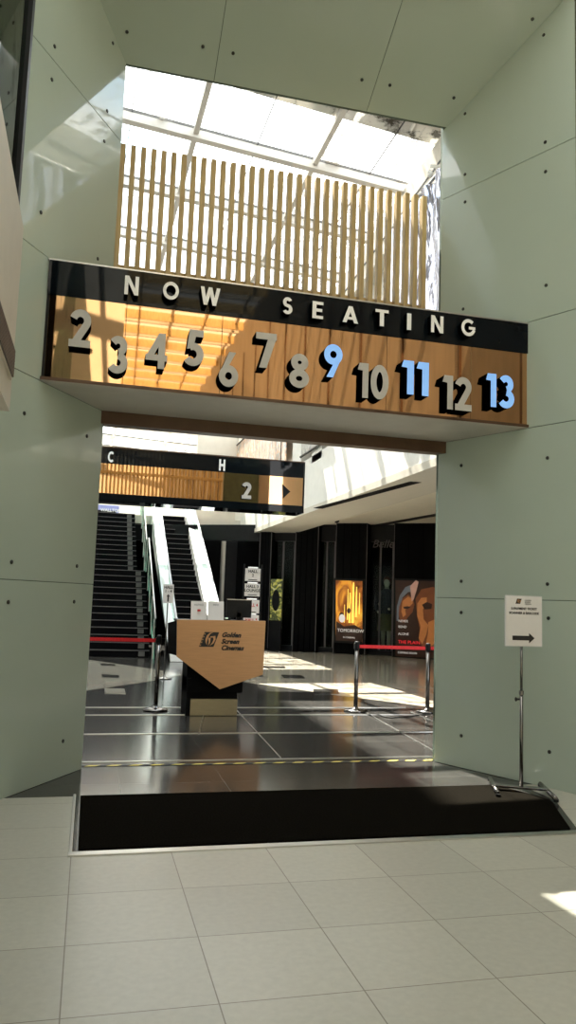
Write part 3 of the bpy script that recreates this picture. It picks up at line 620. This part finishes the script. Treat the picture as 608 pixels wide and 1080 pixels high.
# ============================================================ STAIRCASE
SY = 20.6; RI, TR = .18, .28
sc_ = thing('staircase', (0, SY, 0), 'dark staircase with pale nosings climbing on the left of the escalator', 'staircase')
y = SY; z = 0; XL0 = -1.55
steps = []
for i in range(13): steps.append((y, z, TR, 1.60)); y += TR; z += RI
yl = y; zl = z; MB().box(XL0, 1.6, yl-.01, yl+1.0, 0, zl).build('landing', M['step'], sc_); y += 1.0
for i in range(12): steps.append((y, z, TR, 1.42)); y += TR; z += RI
ytop, ztop = y, z
for (y_, z_, t_, xr_) in steps:
    s_ = MB().box(XL0, xr_, y_, ytop if xr_ < 1.5 else yl, z_-.0, z_+RI-.0).build('step', M['step'], sc_)
    MB().box(XL0, xr_, y_-.012, y_+.02, z_+RI-.018, z_+RI+.002).build('nosing', M['nosing'], s_)
    xp = xr_-.28; MB().box(xp, xp+.16, y_-.006, y_+.003, z_+.03, z_+RI-.03).build('tread_patch', M['patch'], s_)
# glass balustrade on its right
bal = thing('glass_balustrade', (1.75, 22, 0), 'green glass balustrade with a slim rail between staircase and escalator', 'balustrade')
slope = [(SY-.4, .0), (yl, zl), (yl+1, zl), (ytop, ztop), (ytop+1.5, ztop)]
for i in range(4):
    (ya, za), (yb, zb_) = slope[i], slope[i+1]
    n = 4 if i in (0, 2) else 1
    for j in range(n):
        y0 = ya+(yb-ya)*j/n; y1 = ya+(yb-ya)*(j+1)/n-.03; z0 = za+(zb_-za)*j/n; z1 = za+(zb_-za)*(j+1)/n
        MB().prism([(1.68, y0, z0), (1.68, y1, z1), (1.68, y1, z1+1.0), (1.68, y0, z0+1.0)], (.015, 0, 0)).build('glass_pane', M['greenglass'], bal)
        MB().tube([(1.65, y0, z0-.02), (1.65, y0, z0+1.0)], .018, 10).build('baluster', M['alu'], bal)
MB().tube([(1.68, y_, z_+1.02) for y_, z_ in slope], .022, 12).build('handrail', M['alu'], bal, smooth=True)

# ============================================================ ESCALATOR
EY = 20.4; es = thing('escalator', (2.8, EY, 0), 'escalator with black steps between bright white side panels', 'escalator')
EX0, EX1 = 2.36, 3.2; NST = 24; RE, TE = .2, .345
ye, ze = EY, 0
TE = (28.6-EY)/NST; RE = 4.5/NST
for i in range(NST):
    y_ = EY+i*TE; z_ = i*RE
    s_ = MB().box(EX0, EX1, y_, y_+TE*2.2, max(0, z_-.2), z_+RE).build('step', M['step'], es)
    MB().box(EX0, EX1, y_-.01, y_+.02, z_+RE-.016, z_+RE+.003).build('nosing', M['nosing'], s_)
wp = mat('white_enamel_panel', (.85, .85, .83), .22, var=.02, coat=.3)
def side(x0, x1, h, nm, mtr):
    MB().prism([(x0, EY-1.0, 0), (x0, 29.4, 4.35), (x0, 29.4, 4.5+h), (x0, 28.6, 4.5+h), (x0, EY, h), (x0, EY-.9, h*.6)], (x1-x0, 0, 0)).build(nm, mtr, es, bevel=.01)
side(2.02, 2.34, .42, 'side_panel', wp); side(3.22, 3.62, .42, 'side_panel', wp)
def hr(x): return [(x, EY-1.0, .55), (x, EY-1.12, .8), (x, EY-.95, .98), (x, EY-.2, 1.05), (x, 28.6, 5.5), (x, 29.6, 5.55)]
for x in (2.2, 3.4):
    MB().prism([(x-.008, EY-.95, .3), (x-.008, 28.8, 4.65), (x-.008, 29.5, 5.45), (x-.008, 28.6, 5.45), (x-.008, EY-.2, 1.02), (x-.008, EY-.95, .93)], (.016, 0, 0)).build('glass_pane', M['glass'], es)
    MB().tube(hr(x), .035, 12).build('handrail', mat('handrail_pale_grey', (.5, .52, .55), .35, var=.05), es, smooth=True)
MB().box(2.36, 3.2, EY-1.2, EY, 0.002, .015).build('comb_plate', M['alu'], es)
# upper landing and things there
struct(MB().box(-1.6, 5.3, 28.6, 37, 4.2, 4.5).build('floor', M['beige']))
struct(MB().box(3.7, 5.3, 29.5, 29.7, 4.5, 8.2).build('wall_upper', M['beige']))
struct(MB().box(-1.6, 5.3, 30.6, 30.8, 0, 4.2).build('wall_back', M['blackmat']))
bn = thing('banner', (.6, 28.9, 4.5), 'small blue-violet banner with white lettering at the top of the staircase', 'banner')
a = at(107, 542, Y=28.9); b = at(126, 533.5, Y=28.9)
MB().box(-.3, b.x, 28.9, 28.92, a.z, b.z).build('cloth', M['screen'], bn)
MB().box(-.3, b.x-.1, 28.885, 28.895, a.z, a.z+.14).build('dark_band', M['ink'], bn)
text_mesh('lettering', 'WALLTOPIA', .15, M['letter'], bn, (.62, 28.88, (a.z+b.z)/2-.02), bold=.004)
for x in (-.2, b.x-.05): MB().tube([(x, 28.93, 4.5), (x, 28.93, b.z)], .015, 8).build('pole', M['chrome'], bn)

# ============================================================ DIRECTION SIGNS IN THE MIDDLE
ms = thing('sign_stand', (1.6, 15.5, 0), 'small notice on thin dark pole before the escalator, behind the left queue post', 'sign stand')
a = at(171.5, 636, Y=15.5); b = at(183.5, 616.5, Y=15.5); xm = (a.x+b.x)/2
MB().lathe((xm, 15.5, 0), [(.16, 0), (.16, .012), (.05, .03), (.015, .05)], 24).build('base', M['chrome'], ms)
MB().tube([(xm, 15.5, .03), (xm, 15.5, a.z)], .012, 10).build('pole', M['steeldark'], ms)
MB().box(a.x, b.x, 15.47, 15.485, a.z, b.z).build('sign_board', M['paper'], ms)
text_mesh('lettering', 'HALL\n1 - 4', .075, M['ink'], ms, (xm, 15.466, b.z-.1), bold=.002)
MB().prism([(xm-.015, 15.465, a.z+.03), (xm+.015, 15.465, a.z+.03), (xm+.015, 15.465, a.z+.13), (xm+.035, 15.465, a.z+.13), (xm, 15.465, a.z+.18), (xm-.035, 15.465, a.z+.13), (xm-.015, 15.465, a.z+.13)], (0, .003, 0)).build('arrow', M['ink'], ms)
hs = thing('hall_sign_rack', (3.3, 16.2, 0), 'black upright rack of white hall direction boards behind the podium', 'sign')
a = at(256, 670, Y=16.2); b = at(275, 598, Y=16.2)
for x in (a.x-.02, b.x+.03): MB().tube([(x, 16.2, 0.0), (x, 16.2, b.z+.05)], .02, 10).build('upright', M['black'], hs)
MB().box(a.x-.1, b.x+.1, 16.0, 16.45, 0, .03).build('base', M['black'], hs)
for i, (y0, y1, tx) in enumerate(((600, 612.5, 'HALL\n2'), (616, 628.5, 'HALL 3\nLOUNGE'), (633, 646.5, 'HALL 4'), (649, 662, 'HALL 5'))):
    p = at(256, y1, Y=16.18); q = at(274, y0, Y=16.18)
    bo = MB().box(a.x, b.x, 16.17, 16.19, p.z, q.z).build('board', M['paper'], hs)
    MB().box(a.x+.06, b.x-.06, 16.168, 16.2, q.z+.005, q.z+.035).build('clip', M['alu'], bo)
    text_mesh('lettering', tx, .085, M['ink'] if i < 2 else M['redink'], bo, ((a.x+b.x)/2, 16.166, (p.z+q.z)/2+.03), bold=.002)
    MB().box(a.x+.07, b.x-.07, 16.164, 16.168, p.z+.02, p.z+.035).build('underline', M['ink'], bo)

# ============================================================ ARCADE SHOPS
A_ = Vector((10.25, 22.2, 0)); B_ = Vector((6.28, 24.87, 0)); S_ = (B_-A_).normalized(); N_ = UPZ.cross(S_).normalized()
if N_.y > 0: N_ = -N_
def sp(px, py, off=0):   # point on the shop front plane, off metres in front of it
    return on(px, py, A_+N_*off, N_)
def quad_on(q, off, th=.05, off_dir=-1):
    ps = [sp(*p, off) for p in q]; return MB().prism(ps, N_*(-th))
shop0, shop1 = A_-S_*7, A_+S_*12
struct(MB().prism([shop0-N_*1.6, shop1-N_*1.6, shop1-N_*1.9, shop0-N_*1.9], (0, 0, 4.1)).build('wall_shop', M['blackmat']))
struct(MB().prism([shop0-N_*0+UPZ*3.55, shop1+UPZ*3.55, shop1+UPZ*4.1, shop0+UPZ*4.1], -N_*.2).build('trim_%d' % k, M['black'])); k += 1
struct(MB().prism([shop0+N_*.02, shop1+N_*.02, shop1+N_*.02+UPZ*.14, shop0+N_*.02+UPZ*.14], -N_*.15).build('baseboard_shop', M['black']))
# vertical posts / fluted black piers
def pier(px0, px1, off, name, label, z1=4.1, mtl='blackmat'):
    a = sp(px0, 640, off); b = sp(px1, 640, off); a.z = b.z = 0
    t = thing(name, (a+b)/2, label, 'pillar')
    MB().prism([a, b, b-N_*.6, a-N_*.6], (0, 0, z1)).build('shaft', M[mtl], t, bevel=.01)
    for j in range(1, 4):
        p = a.lerp(b, j/4); MB().bar(p+N_*.004, p+N_*.004+UPZ*z1, .012, .012, N_).build('groove', M['side'], t)
    for q in (a, b): MB().bar(q+N_*.01+UPZ*.02, q+N_*.01+UPZ*z1, .02, .02, N_).build('edge_strip', M['nosing'], t)
    return t
pier(415, 478, .45, 'pillar', 'black pillar carrying the large poster of faces beside the right portal edge')
pier(353, 386, .45, 'pillar', 'black pillar carrying the golden poster, right of the shop windows')
pier(310, 334, .3, 'pillar', 'plain black shop pillar left of the golden poster')
pier(272, 284, .3, 'pillar', 'narrow black pillar just right of the hall direction boards')
def glazing(px0, px1, n):
    a = sp(px0, 650); b = sp(px1, 650); a.z = b.z = .14
    n += 1
    w = struct(MB().prism([a, b, b+UPZ*3.4, a+UPZ*3.4], N_*.01).build('window_%d' % n, M['glass']))
    for q in (a, b, (a+b)/2): MB().bar(q-N_*.01, q-N_*.01+UPZ*3.4, .05, .05, N_).build('mullion', M['nosing'], w)
glazing(387, 414, 0); glazing(335, 352, 1); glazing(285, 309, 2)

# posters as shaded abstract artworks (procedural colour)
def art_mat(name, stops, scale, emit, stretch=(1, 1, 1), dist=2.0):
    m = bpy.data.materials.new(name); m.use_nodes = True; nt = m.node_tree; b = nt.nodes['Principled BSDF']; b.inputs['Roughness'].default_value = .35
    tc = nt.nodes.new('ShaderNodeTexCoord'); mp = nt.nodes.new('ShaderNodeMapping'); mp.inputs['Scale'].default_value = stretch
    n = nt.nodes.new('ShaderNodeTexNoise'); n.inputs['Scale'].default_value = scale; n.inputs['Detail'].default_value = 3; n.inputs['Distortion'].default_value = dist
    r = nt.nodes.new('ShaderNodeValToRGB'); els = r.color_ramp.elements
    els[0].position = stops[0][0]; els[0].color = (*stops[0][1], 1); els[1].position = stops[-1][0]; els[1].color = (*stops[-1][1], 1)
    for p, c in stops[1:-1]: e = els.new(p); e.color = (*c, 1)
    nt.links.new(tc.outputs['Object'], mp.inputs[0]); nt.links.new(mp.outputs[0], n.inputs['Vector']); nt.links.new(n.outputs['Fac'], r.inputs[0])
    nt.links.new(r.outputs[0], b.inputs['Base Color']); nt.links.new(r.outputs[0], b.inputs['Emission Color']); b.inputs['Emission Strength'].default_value = emit
    return m
def blob(c, rx, rz, n=20, off=.01, tilt=0):
    c = Vector(c); return [c + N_*off + (-S_)*(rx*math.cos(2*math.pi*i/n)*math.cos(tilt)-rz*math.sin(2*math.pi*i/n)*math.sin(tilt)) + UPZ*(rx*math.cos(2*math.pi*i/n)*math.sin(tilt)+rz*math.sin(2*math.pi*i/n)*math.cos(tilt)) for i in range(n)]
E_ = -S_   # rightwards along the shop front as seen from the hall
# golden poster
p00, p10, p11, p01 = sp(354.5, 675.5, .5), sp(382.5, 677, .5), sp(382.5, 613, .5), sp(354.5, 612, .5)
po = thing('movie_poster', p00, 'glowing golden poster of lit towers in a black frame on the middle pillar', 'poster')
MB().prism([p00-E_*.07-UPZ*.07, p10+E_*.07-UPZ*.07, p11+E_*.07+UPZ*.07, p01-E_*.07+UPZ*.07], -N_*.06).build('frame', M['black'], po)
gm = art_mat('golden_city_print', [(.3, (.05, .01, .002)), (.45, (.35, .1, .01)), (.58, (.8, .35, .03)), (.75, (1, .7, .12))], 1.6, .5, (1, 1, .45))
MB().prism([p00, p10, p11, p01], N_*.004).build('print', gm, po)
def gl(name, col, em): return mat(name, col, .5, emit=col, es=em, var=.1)
gy = gl('print_yellow', (.95, .62, .1), .9); go_ = gl('print_orange', (.75, .22, .02), .5); gd = gl('print_dark_brown', (.04, .012, .004), .1); gs = gl('print_skin', (.4, .14, .035), .35); gs2 = gl('print_shadow_brown', (.16, .045, .012), .3); gw = gl('print_white', (.75, .7, .65), .5); gr = gl('print_red', (.8, .02, .03), .6)
wP = (p10-p00).length; hP = (p01-p00).length
PP = lambda u, v, o=.008: p00 + E_*(wP*u) + UPZ*(hP*v) + N_*o
mb = MB()
for u, w_, v0, v1 in ((.42, .05, .35, .86), (.5, .08, .3, .8), (.62, .1, .3, .97), (.74, .08, .4, .9), (.86, .05, .45, .8), (.3, .04, .3, .6)): mb.prism([PP(u-w_/2, v0), PP(u+w_/2, v0), PP(u+w_/4, v1), PP(u-w_/4, v1)], N_*.004)
mb.build('tower', gy, po)
mb = MB()
for u, w_, v in ((.47, .13, .5), (.2, .2, .42)): mb.prism(blob(PP(u, v), w_*wP/2, .09, 14, .014), N_*.003)
mb.prism([PP(.0, 0, .012), PP(1, 0, .012), PP(1, .2, .012), PP(.7, .27, .012), (PP(.3, .24, .012)), PP(0, .32, .012)], N_*.003)
mb.build('figure', gd, po)
MB().prism(blob(PP(.22, .37), .1, .13, 14, .02), N_*.003).build('lantern', gw, po)
text_mesh('lettering', 'TOMORROW', .14, gw, po, PP(.55, .17, .02), rz=math.atan2(E_.y, E_.x)); text_mesh('lettering', 'IN CINEMAS', .07, gw, po, PP(.5, .06, .02), rz=math.atan2(E_.y, E_.x))
# poster of faces
f00, f10, f11, f01 = sp(417.5, 692, .5), sp(476, 699, .5), sp(476, 613, .5), sp(417.5, 612, .5)
f10.z = f00.z; f11.z = f01.z
pf = thing('movie_poster', f00, 'large dark poster of orange-lit faces beside the right portal edge', 'poster')
MB().prism([f00-E_*.06-UPZ*.06, f10+E_*.06-UPZ*.06, f11+E_*.06+UPZ*.06, f01-E_*.06+UPZ*.06], -N_*.06).build('frame', M['black'], pf)
MB().prism([f00, f10, f11, f01], N_*.004).build('print', gd, pf)
wF = (f10-f00).length; hF = f01.z-f00.z
FP = lambda u, v, o=.008: f00 + E_*(wF*u) + UPZ*(hF*v) + N_*o
def px_u(px): return (px-417.5)/58.5
def px_v(py): return (692-py)/80
def shape(name, pts, mt, o=.01, e=.004):
    MB().prism([FP(px_u(x), px_v(y), o) for x, y in pts], N_*e).build(name, mt, pf)
# left woman's face lit from the right, with headscarf
shape('scarf', [(418, 655), (418, 640), (421, 628), (427, 619), (434, 616), (439, 620), (437, 624), (430, 624), (424, 630), (421, 640), (420, 655)], gl('print_grey_blue', (.12, .13, .14), .3))
shape('face', [(420, 640), (424, 631), (430, 627), (435, 630), (437, 637), (435, 645), (430, 651), (426, 657), (422, 655), (420, 648)], gs2)
shape('face_light', [(424, 634), (430, 629), (435, 631), (435, 636), (431, 640), (427, 643), (428, 648), (425, 651), (423, 645)], gs, .016)
shape('eye', [(425, 640), (430, 639), (433, 640), (430, 642), (426, 642)], gd, .022)
# large creased face on the right
shape('face', [(438, 631), (444, 621), (456, 618), (468, 622), (474, 640), (472, 665), (462, 683), (450, 684), (442, 676), (443, 662), (440, 650)], gs2)
shape('face_light', [(440, 636), (444, 630), (450, 629), (450, 636), (446, 642), (447, 652), (452, 658), (450, 668), (446, 678), (442, 672), (444, 660), (440, 648)], gs, .016)
shape('face_light', [(452, 655), (458, 652), (464, 660), (462, 674), (455, 680), (450, 676), (452, 666)], gs, .016)
shape('eye', [(445, 637), (450, 634), (456, 636), (455, 641), (448, 642)], gd, .022)
shape('eye', [(460, 636), (468, 636), (466, 642), (461, 641)], gd, .022)
shape('ear', [(432, 618), (438, 611.5), (441, 613), (439, 622), (436, 632), (434, 634), (433, 626)], gl('print_pale_skin', (.4, .22, .16), .4), .02)
for i, (tx, yy, sz, mt) in enumerate((('NEVER', 655, .1, gw), ('BEND', 661, .1, gw), ('ALONE', 668.5, .1, gw), ('THE PLAIN', 677, .14, gr), ('COMING SOON', 688, .08, gw))):
    text_mesh('lettering', tx, sz, mt, pf, FP(px_u(420), px_v(yy), .014), rz=math.atan2(E_.y, E_.x), align='LEFT')
# small bright display by the hall boards
k0, k1 = sp(284, 645, .35), sp(298, 612, .35)
sm_ = thing('shop_display', (k0.x, k0.y, 0), 'small yellow and green lit display left of the plain black pillar', 'display')
k0, k1 = sp(284.5, 654, .35), sp(298, 611, .35); w_ = (k1-k0).dot(E_)
MB().prism([k0, k0+E_*w_, k0+E_*w_+UPZ*(k1.z-k0.z), k0+UPZ*(k1.z-k0.z)], -N_*.05).build('panel', art_mat('display_print', [(.35, (.01, .01, .01)), (.5, (.1, .12, .04)), (.58, (.45, .4, .06)), (.7, (.4, .42, .35))], 4.5, .35), sm_)
MB().prism([Vector((k0.x, k0.y, 0)), Vector((k0.x, k0.y, 0))+E_*w_, k0+E_*w_, k0], -N_*.06).build('stand', M['black'], sm_)
MB().prism(blob(k0+E_*(w_*.5)+UPZ*.65, .13, .35, 18, .01), N_*.01).build('leaf', M['black'], sm_)

# shop mannequin behind the glass
mc = sp(408, 640, -.35); mc.z = 0
mn = thing('mannequin', mc, 'shop mannequin with reddish hair, dark jacket and khaki skirt behind the glass', 'mannequin')
def MC(x, z, dx=0): return mc + E_*x + UPZ*z + N_*dx
bm_ = MB()
bm_.tube([MC(0, .3), MC(0, .9)], [.05, .06], 12)
MB().lathe(MC(0, 0), [(.2, 0), (.2, .02), (.04, .05), (.03, .3)], 20).build('base', M['chrome'], mn)
bd_ = MB(); bd_.tube([MC(.09, .3), MC(.09, .75), MC(.1, 1.2)], [.05, .07, .1], 14); bd_.tube([MC(-.09, .3), MC(-.09, .75), MC(-.1, 1.2)], [.05, .07, .1], 14)
bd_.tube([MC(0, 1.15), MC(0, 1.4), MC(0, 1.7), MC(0, 1.98), MC(0, 2.06), MC(0, 2.16)], [.19, .16, .2, .2, .08, .06], 18)
bd_.tube([MC(0, 2.12, .02), MC(0, 2.18, .02), MC(0, 2.27, .01), MC(0, 2.37), MC(0, 2.43)], [.04, .075, .1, .095, .04], 18)
bd_.tube([MC(-.22, 1.93), MC(-.3, 1.6), MC(-.24, 1.3, .08)], [.06, .05, .035], 12); bd_.tube([MC(.22, 1.93), MC(.29, 1.6), MC(.1, 1.42, .2)], [.06, .05, .035], 12)
bd_.build('body', M['silk'], mn, smooth=True)
j_ = MB(); j_.tube([MC(0, 1.28), MC(0, 1.45), MC(0, 1.72), MC(0, 1.97), MC(0, 2.07)], [.26, .2, .24, .23, .09], 20); j_.tube([MC(-.22, 1.97), MC(-.33, 1.6), MC(-.27, 1.36, .06)], [.085, .075, .06], 12); j_.tube([MC(.22, 1.97), MC(.32, 1.6), MC(.14, 1.44, .18)], [.085, .075, .06], 12)
j_.build('jacket', M['dark_navy'], mn, smooth=True)
MB().tube([MC(0, .75), MC(0, 1.0), MC(0, 1.32)], [.3, .26, .2], 20).build('skirt', M['khaki'], mn, smooth=True)
MB().tube([MC(.0, 2.2, -.05), MC(0, 2.32, -.03), MC(0, 2.42, -.01), MC(0, 2.47)], [.09, .12, .11, .05], 16).build('hair', M['redhair'], mn, smooth=True)
sw = sp(400, 577, -.05)
text_mesh('shop_lettering', 'Belle', .36, M['nosing'], None, sp(404, 574, .03), rz=math.atan2(E_.y, E_.x), shear=.3)
tag(bpy.data.objects['shop_lettering'], 'dim grey cursive shop lettering above the mannequin', 'lettering')

# standing column under the fascia
ca, cb_ = at(236, 600, Y=27.6), at(252, 600, Y=27.6)
cl = thing('pillar', ((ca.x+cb_.x)/2, 27.8, 0), 'tall black column with a beige edge right of the escalator', 'pillar')
MB().box(ca.x+.05, cb_.x, 27.6, 28.3, 0, 3.83).build('shaft', M['black'], cl, bevel=.01)
MB().box(ca.x-.06, ca.x+.045, 27.6, 28.3, 0, 3.83).build('edge_cladding', M['beige'], cl)
# horizontal beam from landing edge to fascia
struct(MB().prism([(3.7, 28.4, 3.9), (XW, 28.4, 3.9), (XW, 28.4, 4.5), (3.7, 28.4, 4.5)], (0, .2, 0)).build('trim_%d' % k, M['beige'])); k += 1

# dome camera in the arcade ceiling
dp = at(355.5, 547, Z=4.08)
dc = thing('dome_camera', dp, 'small dark dome security camera on the beige arcade ceiling', 'security camera')
MB().lathe(dp-UPZ*.03, [(.1, .05), (.1, .0), (.08, -.01)], 20).build('housing', M['whitesteel'], dc)
MB().lathe(dp-UPZ*.13, [(.02, 0), (.06, .02), (.08, .06), (.085, .1)], 20).build('dome', M['black'], dc, smooth=True)

# hanging banners on the upper wall
am = art_mat('streaked_art_print', [(.34, (.02, .02, .02)), (.42, (.35, .35, .33)), (.5, (.85, .35, .08)), (.56, (.75, .75, .72)), (.64, (.2, .42, .6)), (.7, (.05, .05, .05))], 2.2, 0, (1, 3.2, .5), 3)
bm2 = art_mat('dark_streaked_print', [(.38, (.03, .03, .03)), (.5, (.5, .48, .42)), (.6, (.1, .1, .1)), (.7, (.6, .58, .5))], 4, 0, (1, 3, .5), 3)
def wall_art(y0, y1, z0, z1, label, mt, nm='hanging_artwork'):
    t = thing(nm, (XW-.05, (y0+y1)/2, z0), label, 'artwork')
    MB().box(XW-.04, XW-.02, y0, y1, z0, z1).build('print', mt, t)
    MB().tube([(XW-.05, y0, z0), (XW-.05, y1, z0)], .03, 10).build('bottom_rail', M['steeldark'], t)
    MB().tube([(XW-.05, y0, z1), (XW-.05, y1, z1)], .03, 10).build('top_rail', M['steeldark'], t)
y_a, y_b = at(302, 470, X=XW-.04).y, at(245, 470, X=XW-.04).y
wall_art(y_a, y_b, 5.55, roofz(XW, y_b)-.7, 'large streaked colourful hanging print on the upper wall above the second sign', am)
y_c, y_d = at(349, 462, X=XW-.04).y, at(318, 470, X=XW-.04).y
wall_art(y_c, y_d, 5.42, 8.3, 'dark streaked hanging print with a slanting bottom rail, nearer on the upper wall', bm2)

# silver sheet curtain near the portal
zc_ = 8.85; ct = thing('silver_curtain', (XW-.1, 11.5, 5.4), 'crinkled silver plastic curtain hanging on the upper wall right of the slats', 'curtain')
mb = MB(); NY, NZ = 90, 12; y0c, y1c = 7.9, 13.4; b0 = 0
for i in range(NY+1):
    for j in range(NZ+1):
        yy = y0c+(y1c-y0c)*i/NY; t_ = j/NZ
        x = XW-.12++.09*math.sin(i*.7+1.2*math.sin(j*.5))+.03*math.sin(i*2.3+j)
        mb.v.append((x, yy, 5.4+(3.3)*t_ ))
for i in range(NY):
    for j in range(NZ):
        q = i*(NZ+1)+j; mb.f.append((q, q+NZ+1, q+NZ+2, q+1)); mb.mi.append(0)
mb.build('sheet', M['silver'], ct, smooth=True, fixn=False)
MB().tube([(XW-.12, y0c, 8.73), (XW-.12, y1c, 8.73)], .03, 10).build('curtain_rail', M['alu'], ct)
sl = at(479, 268, X=XW-.2)
fl = thing('floodlight', (XW-.1, 11.0, 8.9), 'small white lamp fixed on the beam above the silver curtain', 'lamp')
lp = at(454, 181, X=XW-.25)
fl.location = lp
MB().lathe(lp-UPZ*.1, [(.02, 0), (.045, .02), (.05, .07), (.03, .12), (.015, .13)], 18).build('lamp_body', M['white'], fl, smooth=True)
MB().bar(lp+UPZ*.1, lp+Vector((.24, 0, .12)), .04, .04).build('bracket', M['white'], fl)

# ============================================================ LEFT FOREGROUND: bulkhead, vent, framed window
BX = -.52; pe = at(10, 434, X=BX); pt_ = at(25, 241, X=BX)
bk = struct(MB().box(-1.45, BX, -1.0, pe.y, pe.z, pt_.z).build('wall_bulkhead', M['beige']))
v0, v1 = at(0, 392, X=BX), at(11, 402, X=BX)
vt = thing('air_vent', at(5, 370, X=BX), 'louvred metal air vent on the beige bulkhead at the left edge', 'vent')
ya_, yb_ = at(0, 360, X=BX).y-.35, at(12, 380, X=BX).y
za_, zb2 = at(10, 400, X=BX).z, at(12, 366, X=BX).z
MB().box(BX, BX+.012, ya_, yb_, za_, zb2).build('frame', M['whitesteel'], vt)
for i in range(9):
    z = za_+.02+(zb2-za_-.04)*i/8; MB().bar((BX+.016, ya_+.02, z), (BX+.016, yb_-.02, z), .012, .012).build('louvre', M['nosing'], vt)
wy = at(28, 100, X=-.56).y
wn = struct(MB().box(-.585, -.575, -1, wy-.02, pt_.z, 8.5).build('window_9', glass('dark_green_window_glass', (.15, .3, .2), .2, dirt=.5, dcol=(.03, .08, .05))))
MB().box(-.62, -.55, wy-.11, wy, pt_.z, 8.5).build('window_frame', M['black'], wn)
MB().box(-.62, -.55, -1, wy, pt_.z, pt_.z+.06).build('window_frame', M['black'], wn)
